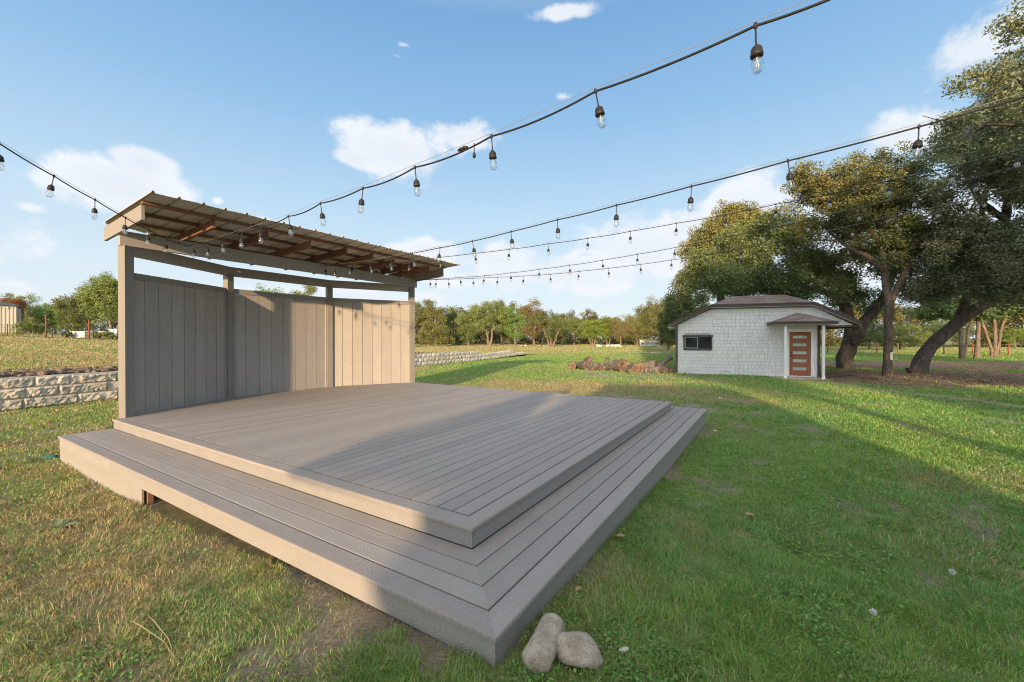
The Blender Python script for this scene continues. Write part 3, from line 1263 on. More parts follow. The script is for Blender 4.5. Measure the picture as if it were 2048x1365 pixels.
def build_shed():
    gz0 = -.16
    root = empty('garden_shed', SO + Vector((0, 0, gz0)), 'small white shingled shed with brown clipped hip roof and orange door', 'shed')
    o = root.location

    def P(x, z, y=0.0):
        return SO + SX * (x * .987) + SY * y + Vector((0, 0, z))
    NORM = -SY
    D = 5.2
    # structural wall shell
    w = MB(o)
    face = [(0, gz0 - .2), (5.97, gz0 - .2), (5.97, 2.20), (7.30, 2.22), (5.80, 3.06), (1.58, 3.06), (0, 2.28)]
    w.slab([P(x, z, .02) for x, z in face], SY * (D - .04))
    # the carport gable has only its front skin
    w2 = MB(o)
    left = 5.97
    w = MB(o)
    w.slab([P(x, z, .02) for x, z in [(0, gz0 - .2), (5.97, gz0 - .2), (5.97, 2.95), (5.80, 3.06), (1.58, 3.06), (0, 2.28)]], SY * (D - .04))
    w.slab([P(x, z, .02) for x, z in [(5.972, 2.20), (7.30, 2.20), (5.972, 2.95)]], SY * .06)
    wl = w.build('wall', M['gapshade'], root)
    # shingle courses
    sh = MB(o)
    rnd = random.Random(9)
    ch = .166
    z = gz0 + .03
    while z < 3.02:
        zt = z + ch
        zm = zt
        zl = lambda x: 2.28 + x * (.78 / 1.58) - .02
        zr = lambda x: 2.22 + (7.30 - x) * (.84 / 1.5) - .02
        x0 = max(.06, (z - 2.26) / (.78 / 1.58) + .02)
        x1 = 5.95 if z < 2.16 else min(7.26, 7.30 - (z - 2.20) / (.84 / 1.5) - .02)
        x = x0 - rnd.uniform(0, .1)
        while x < x1:
            wd = rnd.choice((.13, .16, .19, .21, .24))
            xa, xb = max(x, x0), min(x + wd, x1)
            if xb - xa > .03:
                zz = z + rnd.choice((0, 0, 0, 0, 0, .008, -.004))
                # keep clear of the door and the window
                cx, cz = (xa + xb) / 2, z + ch / 2
                for ca, cb in ([(4.95, 5.60)] if cz < 1.88 else []) + ([(.39, 1.57)] if 1.02 < cz < 1.78 else []):
                    if xa < cb and xb > ca:
                        if xa < ca: xb = ca
                        elif xb > cb: xa = cb
                        else: xb = xa
                if xb - xa > .02:
                    zt2 = min(zt, 3.05)
                    a = P(xa + .004, zz, -.018)
                    b = P(xb - .004, zz, -.018)
                    c = P(xb - .004, max(zz + .003, min(zt2 - .005, zl(xb), zr(xb))), -.006)
                    d = P(xa + .004, max(zz + .003, min(zt2 - .005, zl(xa), zr(xa))), -.006)
                    V = [a, b, c, d] + [q + SY * .014 for q in (a, b, c, d)]
                    sh.add(V, [(0, 1, 2, 3), (0, 4, 5, 1), (0, 3, 7, 4), (1, 5, 6, 2)], [[(0, 0), (0, wd), (ch, wd), (ch, 0)], [(0, 0)] * 4, [(0, 0)] * 4, [(0, 0)] * 4])
            x += wd
        z += ch
    sh.build('shingle', M['shingle'], wl)
    c = MB(o)
    c.bar(P(.025, gz0, -.012), P(.025, 2.27, -.012), .07, .05, up=SY)
    c.bar(P(-.012, gz0, .05), P(-.012, 2.24, .05), .05, .14, up=SY)
    c.bar(P(5.99, gz0, -.0), P(5.99, 2.2, -.0), .04, .09, up=SY)
    c.build('corner_trim', M['trim'], root)
    ft = MB(o)
    ft.slab([P(-.03, gz0 - .25, -.05), P(5.98, gz0 - .25, -.05), P(5.98, gz0 + .025, -.05), P(-.03, gz0 + .025, -.05)], SY * (D + .1))
    ft.build('footing', M['conc'], root)
    # roof planes with real thickness
    r = MB(o)
    yf, yb = -.32, D + .32
    A, B, C_, D_ = (-.40, 2.30), (1.56, 3.235), (5.78, 3.225), (7.50, 2.33)
    E, F_ = (2.63, 3.74), (4.95, 3.74)
    ye = 1.25

    def plane(pts, uvax):
        vs = [P(x, z, y) for x, z, y in pts]
        nrm = (vs[1] - vs[0]).cross(vs[2] - vs[0]).normalized()
        if nrm.z < 0: nrm = -nrm
        ud = (vs[1] - vs[0]).normalized() if uvax is None else uvax
        vd = nrm.cross(ud)
        uvs = [((p - vs[0]).dot(ud), (p - vs[0]).dot(vd)) for p in vs]
        r.add(vs, [tuple(range(len(vs)))], [uvs])
        return vs
    plane([(A[0], A[1], yf), (B[0], B[1], yf), (E[0], E[1], ye), (E[0], E[1], D - ye), (B[0], B[1], yb), (A[0], A[1], yb)], SY)
    plane([(B[0], B[1], yf), (C_[0], C_[1], yf), (F_[0], F_[1], ye), (E[0], E[1], ye)], SX)
    plane([(D_[0], D_[1], yf), (D_[0], D_[1], yb), (C_[0], C_[1], yb), (C_[0], C_[1], yf)], SY)
    plane([(C_[0], C_[1], yf), (C_[0], C_[1], yb), (F_[0], F_[1], D - ye), (F_[0], F_[1], ye)], SY)
    plane([(E[0], E[1], ye), (F_[0], F_[1], ye), (F_[0], F_[1], D - ye), (E[0], E[1], D - ye)], SX)
    plane([(C_[0], C_[1], yb), (B[0], B[1], yb), (E[0], E[1], D - ye), (F_[0], F_[1], D - ye)], SX)
    rf = r.build('roof', M['roof'], root)
    # drip edge, fascia and soffit
    fa = MB(o)
    for (p, q) in ((A, B), (B, C_), (C_, D_)):
        d = Vector((q[0] - p[0], q[1] - p[1])).normalized()
        nn = Vector((-d.y, d.x))
        for off, wd, y in ((-.075, .13, yf + .012), (-.015, .05, yf - .012)):
            a = P(p[0] + nn.x * off, p[1] + nn.y * off, y)
            b = P(q[0] + nn.x * off, q[1] + nn.y * off, y)
            fa.bar(a, b, .024, wd, up=SX * nn.x + Vector((0, 0, nn.y)))
    fa.bar(P(A[0], A[1] - .07, yf), P(A[0], A[1] - .07, yb), .03, .13)
    fa.bar(P(D_[0], D_[1] - .07, yf), P(D_[0], D_[1] - .07, yb), .03, .13)
    fa.build('roof_fascia', M['trim'], rf)
    so = MB(o)
    so.slab([P(A[0] + .02, 2.16, yf + .03), P(0, 2.20, yf + .03), P(0, 2.20, yb), P(A[0] + .02, 2.16, yb)], (0, 0, -.012))
    so.slab([P(x, z - .14, yf + .03) for x, z in (A, B)] + [P(x, z - .14, .0) for x, z in (B, A)], (0, 0, -.012))
    so.slab([P(B[0], B[1] - .14, yf + .03), P(C_[0], C_[1] - .14, yf + .03), P(C_[0], C_[1] - .14, 0), P(B[0], B[1] - .14, 0)], (0, 0, -.012))
    so.slab([P(C_[0], C_[1] - .14, yf + .03), P(D_[0], D_[1] - .14, yf + .03), P(D_[0], D_[1] - .14, 0), P(C_[0], C_[1] - .14, 0)], (0, 0, -.012))
    so.build('soffit', M['white'], rf)
    cb = MB(o)
    cb.bar(P(5.99, 2.15, -.02), P(7.42, 2.16, -.02), .05, .085)
    cb.bar(P(7.36, 2.15, 0), P(7.36, 2.15, D), .08, .12)
    cb.bar(P(7.36, gz0, D - .3), P(7.36, 2.1, D - .3), .1, .1, up=SX)
    cb.build('carport_beam', M['trim'], root)
    # window
    fr = MB(o)
    x0, x1, z0, z1 = .325, 1.635, 1.055, 1.74
    fr.bar(P(x0, z0 + .035, -.03), P(x1, z0 + .035, -.03), .045, .085)
    fr.bar(P(x0 - .02, z1 - .02, -.034), P(x1 + .02, z1 - .02, -.034), .055, .075)
    fr.bar(P(x0 - .045, z1 + .026, -.04), P(x1 + .045, z1 + .026, -.04), .075, .028)
    for x in (x0 + .03, x1 - .03):
        fr.bar(P(x, z0 + .078, -.028), P(x, z1 - .058, -.028), .06, .045, up=SY)
    f = fr.build('window', M['trim'], root)
    s = MB(o)
    xm = .98
    for x in (x0 + .085, xm):
        s.bar(P(x, z0 + .085, -.022), P(x, z1 - .062, -.022), .022, .02, up=SY)
    s.bar(P(x0 + .085, z0 + .095, -.021), P(xm, z0 + .095, -.021), .02, .02)
    s.bar(P(x0 + .085, z1 - .072, -.021), P(xm, z1 - .072, -.021), .02, .02)
    s.build('sash', noisy('pale_sash_metal', [(.3, (.42, .41, .38)), (.7, (.52, .5, .47))], 8, rough=.5, bump=0), f)
    p = MB(o)
    p.slab([P(x0 + .05, z0 + .07, -.010), P(x1 - .05, z0 + .07, -.010), P(x1 - .05, z1 - .05, -.010), P(x0 + .05, z1 - .05, -.010)], SY * .02)
    p.build('pane', M['pane'], f)
    # door with five narrow lights
    dx0, dx1, dz0, dz1 = 4.865, 5.695, -.075, 1.915
    dm = MB(o)
    lights = [(.085 + i * .355) for i in range(5)]
    xl, xr = dx0 + .13, dx1 - .16
    dm.box(P((dx0 + xl) / 2, (dz0 + dz1) / 2, -.018), Vector((0, 0, 1)), SX, SY, dz1 - dz0, xl - dx0 - .001, .044)
    dm.box(P((dx1 + xr) / 2, (dz0 + dz1) / 2, -.018), Vector((0, 0, 1)), SX, SY, dz1 - dz0, dx1 - xr - .001, .044)
    zs = [1.68, 1.325, .965, .605, .245]
    hh = .135
    prev = dz1
    for q in zs + [None]:
        lo = dz0 if q is None else q + hh / 2
        dm.box(P((xl + xr) / 2, (prev + lo) / 2, -.017), SX, Vector((0, 0, 1)), SY, xr - xl, prev - lo, .040)
        if q is not None: prev = q - hh / 2
    d_ = dm.build('door', M['door'], root)
    for i, q in enumerate(zs):
        g_ = MB(o)
        g_.box(P((xl + xr) / 2, q, -.008), SX, Vector((0, 0, 1)), SY, xr - xl, hh, .02)
        ob = g_.build('door_light', M['frost'], d_)
        if i == 0:
            ob['label'] = 'top door light with torn bright reflection laid on in white'
            k = MB(o)  # white pieces stand in for a bright reflection in the glass
            for xx, ww, h2 in ((.06, .10, .075), (.15, .06, .06), (.27, .05, .10), (.33, .04, .09), (.50, .03, .06)):
                k.box(P(xl + xx, q + random.uniform(-.01, .01), -.0195), SX, Vector((0, 0, 1)), SY, ww, h2, .003)
            k.build('painted_reflection', M['white'], ob)
    hd = MB(o)
    hd.tube([P(dx0 + .055, .84, -.04), P(dx0 + .055, .84, -.085), P(dx0 + .17, .84, -.085)], .012, 6)
    hd.box(P(dx0 + .055, .84, -.045), Vector((0, 0, 1)), SX, SY, .07, .06, .012)
    hd.box(P(dx0 + .055, .98, -.045), Vector((0, 0, 1)), SX, SY, .06, .06, .02)
    hd.build('handle', M['cable'], d_)
    df = MB(o)
    df.bar(P(dx0 - .065, dz0, -.014), P(dx0 - .065, dz1 + .13, -.014), .115, .05, up=SY)
    df.bar(P(dx1 + .062, dz0, -.014), P(dx1 + .062, dz1 + .13, -.014), .115, .05, up=SY)
    df.bar(P(dx0 - .006, dz1 + .066, -.014), P(dx1 + .003, dz1 + .066, -.014), .052, .125)
    df.bar(P(dx0 - .006, dz0 - .028, -.02), P(dx1 + .003, dz0 - .028, -.02), .07, .05)
    df.build('door_frame', M['white'], root)
    # porch: slab, posts, little hip roof
    sl = MB(o)
    sl.slab([P(3.95, gz0 - .2, -.06), P(5.95, gz0 - .2, -.06), P(5.95, gz0 - .2, -1.28), P(4.30, gz0 - .2, -1.28), P(3.95, gz0 - .2, -.4)], (0, 0, .245))
    sl.build('porch_slab', M['conc'], root)
    for x in (4.46, 5.86):
        po = MB(o)
        po.bar(P(x, gz0 + .04, -1.12), P(x, 2.17, -1.12), .095, .095, up=SY)
        po.box(P(x, gz0 + .075, -1.12), Vector((0, 0, 1)), SX, SY, .06, .12, .12)
        po.build('porch_post', M['white'], root)
    pr = MB(o)
    e = 2.335
    q = [(3.98, e, -1.36), (6.30, e, -1.36), (6.30, e, .0), (3.98, e, .0)]
    ap = (5.12, 2.78, -.30)
    ap2 = (5.12, 2.78, .0)
    r = pr
    def plane2(pts):
        vs = [P(x, z, y) for x, z, y in pts]
        nrm = (vs[1] - vs[0]).cross(vs[2] - vs[0]).normalized()
        if nrm.z < 0: nrm = -nrm
        ud = (vs[1] - vs[0]).normalized()
        vd = nrm.cross(ud)
        pr.add(vs, [tuple(range(len(vs)))], [[((p - vs[0]).dot(ud), (p - vs[0]).dot(vd)) for p in vs]])
    plane2([q[0], q[1], ap])
    plane2([q[1], q[2], ap2, ap])
    plane2([q[3], q[0], ap, ap2])
    pf = pr.build('porch_roof', M['roof'], root)
    pe = MB(o)
    pe.bar(P(3.97, e - .055, -1.355), P(6.31, e - .055, -1.355), .03, .13)
    pe.bar(P(3.97, e - .055, -1.34), P(3.97, e - .055, -.02), .03, .13)
    pe.bar(P(6.31, e - .055, -1.34), P(6.31, e - .055, -.02), .03, .13)
    pe.bar(P(3.94, e - .008, -1.38), P(6.34, e - .008, -1.38), .03, .045)
    pe.build('porch_fascia', M['trim'], pf)
    ps = MB(o)
    ps.slab([P(x, e - .11, y) for x, y in ((3.99, -1.33), (6.29, -1.33), (6.29, -.03), (3.99, -.03))], (0, 0, -.012))
    ps.build('porch_soffit', M['white'], pf)


build_shed()

# ------------------------------------------------------------------ trees
def leaf_cloud(C, rc, per, size, pal, rng, flat=.75, pale=None):
    """leaf quads round clump centres C (n,3) with radii rc; returns V, F, colours"""
    n = len(C)
    cnt = np.maximum(3, (per * (rc / rc.mean()) ** 2).astype(int))
    idx = np.repeat(np.arange(n), cnt)
    k = len(idx)
    d = rng.normal(size=(k, 3))
    d /= np.linalg.norm(d, axis=1)[:, None] + 1e-9
    r = rng.random(k) ** .45
    off = d * (r * rc[idx])[:, None]
    off[:, 2] *= flat
    P = C[idx] + off
    a = rng.normal(size=(k, 3))
    a[:, 2] *= .6
    a /= np.linalg.norm(a, axis=1)[:, None] + 1e-9
    nrm = rng.normal(size=(k, 3)) + np.array([0, 0, .8]) + d * .9
    b = np.cross(nrm, a)
    b /= np.linalg.norm(b, axis=1)[:, None] + 1e-9
    s = size * rng.uniform(.6, 1.35, k)
    A, B = a * (s * .62)[:, None], b * (s * .36)[:, None]
    fold = np.cross(a, b) * (s * .10)[:, None]
    V = np.stack([P - A, P - B * .9 + fold, P + A, P + B + fold], 1).reshape(-1, 3)
    F = np.arange(k * 4).reshape(-1, 4)
    cl = rng.random(n)
    w = np.clip(cl[idx] * .65 + rng.random(k) * .5, 0, .999)
    pal = np.array(pal)
    q = w * (len(pal) - 1)
    i0 = q.astype(int)
    f = (q - i0)[:, None]
    c = pal[i0] * (1 - f) + pal[np.minimum(i0 + 1, len(pal) - 1)] * f
    c = c * rng.uniform(.75, 1.25, k)[:, None]
    return V, F, np.repeat(c, 4, 0), P, idx


def crown_points(blobs, n, rng, shell=.42, hole=1.6, hole_t=.40, seed=0):
    """clump centres inside ellipsoids (x, y, z, rx, ry, rz), leaving noisy gaps"""
    vol = np.array([b[3] * b[4] * b[5] for b in blobs]) ** .75
    pick = rng.choice(len(blobs), n * 3, p=vol / vol.sum())
    B = np.array(blobs)[pick]
    d = rng.normal(size=(n * 3, 3))
    d /= np.linalg.norm(d, axis=1)[:, None]
    r = rng.random(n * 3) ** shell
    P = B[:, :3] + d * r[:, None] * B[:, 3:6]
    h = vnoise(P[:, 0] + P[:, 2] * .7, P[:, 1] - P[:, 2] * .6, hole, seed) * .6 + vnoise(P[:, 2] * 1.2, P[:, 0] + P[:, 1], hole * .7, seed + 1) * .4
    P = P[h > hole_t]
    return P[:n]


def limbs(mb, trunk_nodes, C, rng, r0=.05, maxd=6.0, thin=.012):
    """branches from the trunk nodes (point, radius) out to clump centres; mb collects tapered tubes"""
    nodes = [np.array(p) for p, _ in trunk_nodes]
    rads = [r for _, r in trunk_nodes]
    T = np.array(nodes)
    order = np.argsort([np.min(np.linalg.norm(T - c, axis=1)) for c in C])
    for i in order:
        c = C[i]
        NN = np.array(nodes)
        dd = np.linalg.norm(NN - c, axis=1) + np.maximum(0, NN[:, 2] - c[2]) * .6
        j = int(np.argmin(dd))
        p = NN[j]
        L = np.linalg.norm(c - p)
        if L > maxd or L < .05: continue
        ra = min(rads[j] * .62, r0 * (.5 + .28 * L))
        ra = max(ra, thin)
        mid = (p + c) / 2 + rng.normal(size=3) * L * .13 + np.array([0, 0, .07 * L])
        q1 = p * .7 + mid * .3 + rng.normal(size=3) * L * .04
        re = max(thin * .6, ra * .45)
        mb.tube([p, q1, mid, c], [ra, ra * .85, ra * .68, re], 5 if ra > .03 else 4, cap=False, tint=.5)
        nodes += [mid, c]
        rads += [ra * .68, re]


def make_tree(name, loc, label, group, trunks, blobs, nclump, per, size, pal, leafm, barkm, seed=1, rc=(.35, .75), shell=.42, hole=1.6, hole_t=.40, flat=.75, r0=.05, maxd=6, thin=.012, cat='tree', gold=None, nlimb=None, sides=12):
    """trunks: lists of (x, y, z, radius) in metres relative to loc"""
    rng = np.random.default_rng(seed)
    rs = random.Random(seed)
    root = empty(name, loc, label, cat, group)
    mb = MB()
    nodes = []
    for tr in trunks:
        # smooth and roughen the trunk line
        pts, rad = [], []
        for i in range(len(tr) - 1):
            a, b = np.array(tr[i]), np.array(tr[i + 1])
            L = np.linalg.norm(b[:3] - a[:3])
            m = max(2, int(L / .35))
            for q in range(m):
                t = q / m
                p0 = np.array(tr[max(0, i - 1)])
                p3 = np.array(tr[min(len(tr) - 1, i + 2)])
                t2, t3 = t * t, t * t * t
                p = .5 * ((2 * a) + (-p0 + b) * t + (2 * p0 - 5 * a + 4 * b - p3) * t2 + (-p0 + 3 * a - 3 * b + p3) * t3)
                pts.append(p[:3] + rng.normal(size=3) * p[3] * .10)
                rad.append(max(.008, p[3] * rng.uniform(.92, 1.08)))
        pts.append(np.array(tr[-1][:3]))
        rad.append(tr[-1][3])
        mb.tube(pts, rad, sides, cap=True, tint=.5)
        k = max(1, len(pts) // 3)
        nodes += [(p, r) for p, r in list(zip(pts, rad))[k:]]
    C = crown_points(blobs, nclump, rng, shell, hole, hole_t, seed)
    CL = C if nlimb is None else C[rng.permutation(len(C))[:nlimb]]
    limbs(mb, nodes, CL, rng, r0, maxd, thin)
    tr_o = mb.build('trunk', barkm, root)
    rcs = rng.uniform(rc[0], rc[1], len(C))
    V, F, col, P, idx = leaf_cloud(C, rcs, per, size, pal, rng, flat)
    if gold is not None:
        fun, gp = gold
        f = np.repeat(fun(P, rng)[:, None], 4, 0)
        gcol = np.repeat(np.array(gp)[rng.integers(0, len(gp), len(P))], 4, 0)
        col = col * (1 - f) + gcol * f
    cr = np_mesh('crown', V, F, np.zeros((0, 3), int), col, leafm, root)
    return root


M['leaf'] = leaf_mat('oak_leaves', .22)
M['leaf_far'] = leaf_mat('far_leaves', .2, .05)
M['bark'] = bark_mat('oak_bark', (.045, .036, .030), (.20, .165, .14))
M['bark_far'] = bark_mat('pale_bark', (.10, .075, .055), (.30, .24, .19), 4)
OAK = [(0.068, 0.109, 0.05), (0.114, 0.174, 0.073), (0.164, 0.239, 0.101), (0.227, 0.302, 0.138)]
OLIVE = [(0.088, 0.112, 0.042), (0.155, 0.186, 0.064), (0.227, 0.254, 0.086), (0.299, 0.323, 0.112)]
GREYG = [(0.112, 0.137, 0.082), (0.178, 0.21, 0.125), (0.244, 0.28, 0.172), (0.317, 0.35, 0.224)]
SUN_GOLD = [(.27, .19, .06), (.31, .25, .075), (.24, .23, .075), (.38, .22, .07)]  # sunlit tone mixed into leaf colour


def rel(p, base):
    return (p[0] - base[0], p[1] - base[1], p[2] - base[2])


def trk(base, pix, r):
    """trunk through photograph points (u, v, depth) with radii"""
    return [(*rel(at(u, v, Y), base), q) for (u, v, Y), q in zip(pix, r)]


def blb(base, pix):
    """crown ellipsoids from photograph (u, v, depth, half-width px, half-height px, depth radius)"""
    out = []
    for u, v, Y, hw, hh, ry in pix:
        p = at(u, v, Y)
        out.append((*rel(p, base), hw / FPX * Y, ry, hh / FPX * Y))
    return out


# big live oak with a forked trunk behind the shed
b = at(1694, 741, 24.0); b.z = zgs(b.x, b.y) - .05
make_tree('oak_tree', b, 'broad live oak with a stout forked trunk close behind the shed', 'oaks around the shed',
          [trk(b, [(1690, 748, 24), (1696, 700, 24), (1703, 668, 24.0), (1700, 640, 24.0), (1684, 605, 24.2), (1650, 584, 24.4), (1600, 570, 24.8), (1545, 560, 25.0)], [0.502, 0.38, 0.35, 0.258, 0.205, 0.167, 0.122, 0.0608]),
           trk(b, [(1704, 690, 23.8), (1722, 655, 23.6), (1748, 622, 23.4), (1772, 590, 23.0), (1785, 540, 23.4), (1770, 490, 24)], [0.312, 0.289, 0.257, 0.203, 0.133, 0.0702]),
           trk(b, [(1697, 640, 24.0), (1690, 606, 24.1), (1684, 575, 24.4), (1670, 540, 25), (1640, 500, 25.5)], [0.289, 0.204, 0.145, 0.102, 0.0595])],
          blb(b, [(1440, 540, 25.5, 75, 55, 3.0), (1530, 505, 25, 95, 70, 3.4), (1620, 520, 24.5, 100, 75, 3.4), (1700, 540, 24, 90, 60, 3.0), (1500, 560, 24, 110, 40, 3.0), (1610, 575, 23.5, 80, 38, 2.2), (1560, 462, 26, 60, 36, 2.4), (1740, 565, 23, 50, 35, 2), (1720, 605, 24.8, 60, 24, 1.6)]),
          610, 190, .095, OAK, M['leaf'], M['bark'], 3, (.28, .85), .45, 1.2, .475, .7, .06, 5,
          gold=(lambda P, g: np.clip((P[:, 2] - 4.6) / 4 - P[:, 0] * .05 + g.normal(size=len(P)) * .2, 0, .85) * .8, OLIVE), nlimb=330)  # higher and left leaves lightened: sunlight put into the leaf colour
# golden tree standing left of it
b = at(1440, 700, 31); b.z = zgs(b.x, b.y) - .05
make_tree('oak_tree', b, 'oak with sunlit gold coloured into its leaves, rising over the left end of the shed roof', 'oaks around the shed',
          [trk(b, [(1440, 735, 31), (1438, 640, 31), (1445, 560, 31), (1452, 480, 31)], [.34, .28, .2, .08])],
          blb(b, [(1462, 440, 31, 42, 38, 1.9), (1430, 475, 31, 45, 35, 2.0), (1400, 500, 31, 36, 30, 1.8), (1515, 450, 32, 45, 38, 2), (1465, 505, 31, 70, 42, 2.4), (1400, 560, 31, 45, 45, 2.2), (1480, 420, 31, 26, 22, 1.2)]),
          340, 180, .115, OLIVE, M['leaf'], M['bark'], 5, (.35, .75), .45, 1.4, .42, .8, .05, 4, nlimb=180,
          gold=(lambda P, g: np.clip(.35 + g.normal(size=len(P)) * .25, 0, .8), SUN_GOLD))  # gold of the low sun put into the leaf colour all over
# slender trunked tree with orange sunlight coloured into its crown
b = at(1776, 751, 19.6); b.z = zgs(b.x, b.y) - .05
slim = make_tree('oak_tree', b, 'tall slender oak with orange sunlight coloured into its top and a pale scar on its trunk', 'oaks around the shed',
          [trk(b, [(1777, 758, 19.6), (1776, 720, 19.6), (1778, 660, 19.6), (1776, 600, 19.6), (1768, 540, 19.6), (1762, 485, 19.7), (1752, 430, 19.8), (1745, 370, 19.8)], [0.227, 0.181, 0.168, 0.164, 0.134, 0.105, 0.0756, 0.0378]),
           trk(b, [(1780, 606, 19.6), (1795, 572, 19.5), (1812, 540, 19.4), (1826, 500, 19.3), (1838, 455, 19.5)], [0.145, 0.119, 0.111, 0.085, 0.0425]),
           trk(b, [(1768, 545, 19.6), (1735, 512, 19.8), (1690, 490, 20.2), (1650, 455, 20.4)], [.13, .11, .08, .04]),
           trk(b, [(1764, 490, 19.6), (1722, 440, 19.6), (1680, 400, 19.6), (1640, 370, 19.6)], [.11, .08, .05, .025])],
          blb(b, [(1770, 335, 20, 70, 48, 1.7), (1700, 375, 20, 80, 55, 1.9), (1620, 395, 20.2, 55, 55, 1.6), (1800, 400, 19.6, 60, 60, 1.8), (1740, 440, 19.6, 80, 48, 1.9), (1650, 450, 20.4, 75, 38, 1.8), (1830, 470, 19.4, 50, 40, 1.5), (1600, 355, 20.2, 34, 30, 1.0), (1735, 510, 20.2, 70, 36, 1.8)]),
          620, 125, .080, [(.078, .110, .046), (.118, .160, .064), (.165, .205, .084), (.215, .24, .10)], M['leaf'], M['bark'], 8, (.22, .55), .5, .9, .49, .75, .045, 4, nlimb=420,
          gold=(lambda P, g: np.clip((-(P[:, 0] + .5) * .32 + (P[:, 2] - 6.2) * .28 - .25) + g.normal(size=len(P)) * .45, 0, 1) * .38, SUN_GOLD))  # sunlight on the upper left painted into the leaves
scar = MB(b)
c = at(1777, 712, 19.6) - Vector((0, .215, 0))
V = [c + Vector((x, abs(x) * .9, z)) for x, z in ((-.06, -.17), (.0, -.21), (.06, -.16), (.075, .0), (.05, .17), (-.01, .20), (-.065, .15), (-.07, .02))]
scar.add(V + [c - Vector((0, .012, 0))], [(i, (i + 1) % 8, 8) for i in range(8)])
scar.build('trunk_scar', noisy('pale_bare_wood', [(.3, (.40, .42, .42)), (.7, (.58, .60, .60))], 12, bump=.4), slim)
# the leaning oak with the near grey green crown
b = at(1850, 744, 21.2); b.z = zgs(b.x, b.y) - .05
make_tree('oak_tree', b, 'huge oak with dark trunk leaning right and grey green crown down the frame edge', 'oaks around the shed',
          [trk(b, [(1828, 752, 21.2), (1842, 728, 21.2), (1862, 692, 21.2), (1898, 660, 21.0), (1936, 628, 20.6), (1990, 598, 20.0), (2040, 560, 19.2), (2100, 500, 18.4), (2150, 420, 18)], [0.495, 0.352, 0.307, 0.277, 0.255, 0.225, 0.188, 0.143, 0.075]),
           trk(b, [(1922, 642, 20.8), (1932, 600, 20.6), (1945, 560, 20.2), (1955, 500, 19.5), (1965, 420, 18.8), (1985, 330, 18.2)], [.24, .19, .16, .13, .10, .05]),
           trk(b, [(2000, 590, 19.8), (2015, 520, 19.0), (2010, 440, 18), (2030, 340, 17), (2035, 240, 16.4)], [.24, .2, .16, .11, .05]),
           trk(b, [(2010, 440, 18), (1960, 400, 16.5), (1930, 330, 15.8), (1950, 250, 15.3), (1985, 180, 15)], [.13, .11, .08, .06, .03])],
          blb(b, [(1985, 270, 16.5, 85, 85, 2.2), (2060, 190, 16, 70, 90, 2.2), (1930, 350, 17, 75, 70, 2.2), (2020, 400, 16.5, 110, 80, 2.6), (1920, 470, 18, 90, 60, 2.2), (2010, 510, 17, 110, 60, 2.8), (2090, 330, 16, 80, 120, 2.5), (2100, 480, 16.5, 100, 80, 2.6), (1960, 560, 18.5, 90, 38, 2.2), (2050, 570, 17.5, 80, 45, 2.4), (1900, 545, 19, 60, 30, 1.8), (1862, 500, 19.5, 55, 45, 1.8), (1870, 585, 20, 60, 26, 1.8)]),
          1120, 185, .078, GREYG, M['leaf'], M['bark'], 12, (.3, .62), .48, 1.15, .44, .75, .05, 4.5, nlimb=520,
          gold=(lambda P, g: (np.clip(np.abs(g.normal(size=len(P))) - 1.4, 0, 1)) * .5, OLIVE))
# near sprig of the same kind reaching into the upper right corner
b = at(2120, 760, 14.6); b.z = zgs(b.x, b.y) - .05
make_tree('oak_tree', b, 'oak beyond the frame edge whose thin twigs reach into the upper right corner', 'oaks around the shed',
          [trk(b, [(2125, 790, 14.6), (2118, 600, 14.6), (2105, 400, 14.4), (2085, 250, 14.0), (2070, 120, 13.6)], [.34, .28, .24, .18, .08]),
           trk(b, [(2085, 250, 14.0), (2040, 160, 13.4), (1985, 150, 13.0), (1930, 160, 12.8), (1895, 185, 12.8)], [.08, .05, .032, .02, .01]),
           trk(b, [(2070, 120, 13.6), (2050, 70, 13.2), (2030, 40, 13), (2020, 60, 12.9)], [.06, .035, .02, .01]),
           trk(b, [(2085, 250, 14.0), (1990, 250, 13.4), (1900, 245, 13), (1845, 232, 12.8)], [.07, .035, .02, .008])],
          blb(b, [(2060, 110, 13.4, 45, 80, .9), (1985, 150, 13, 60, 26, .6), (1920, 168, 12.8, 34, 20, .4), (2035, 45, 13, 30, 40, .6), (2010, 215, 13.2, 60, 34, .9), (1915, 245, 13, 55, 20, .5), (2070, 240, 13.6, 60, 90, 1.2), (1880, 300, 13.4, 40, 40, .6)]),
          330, 34, .075, GREYG, M['leaf'], M['bark'], 21, (.14, .34), .6, .7, .40, .8, .03, 3.0, thin=.006,
          gold=(lambda P, g: (g.random(len(P)) < .08) * .8, OLIVE))

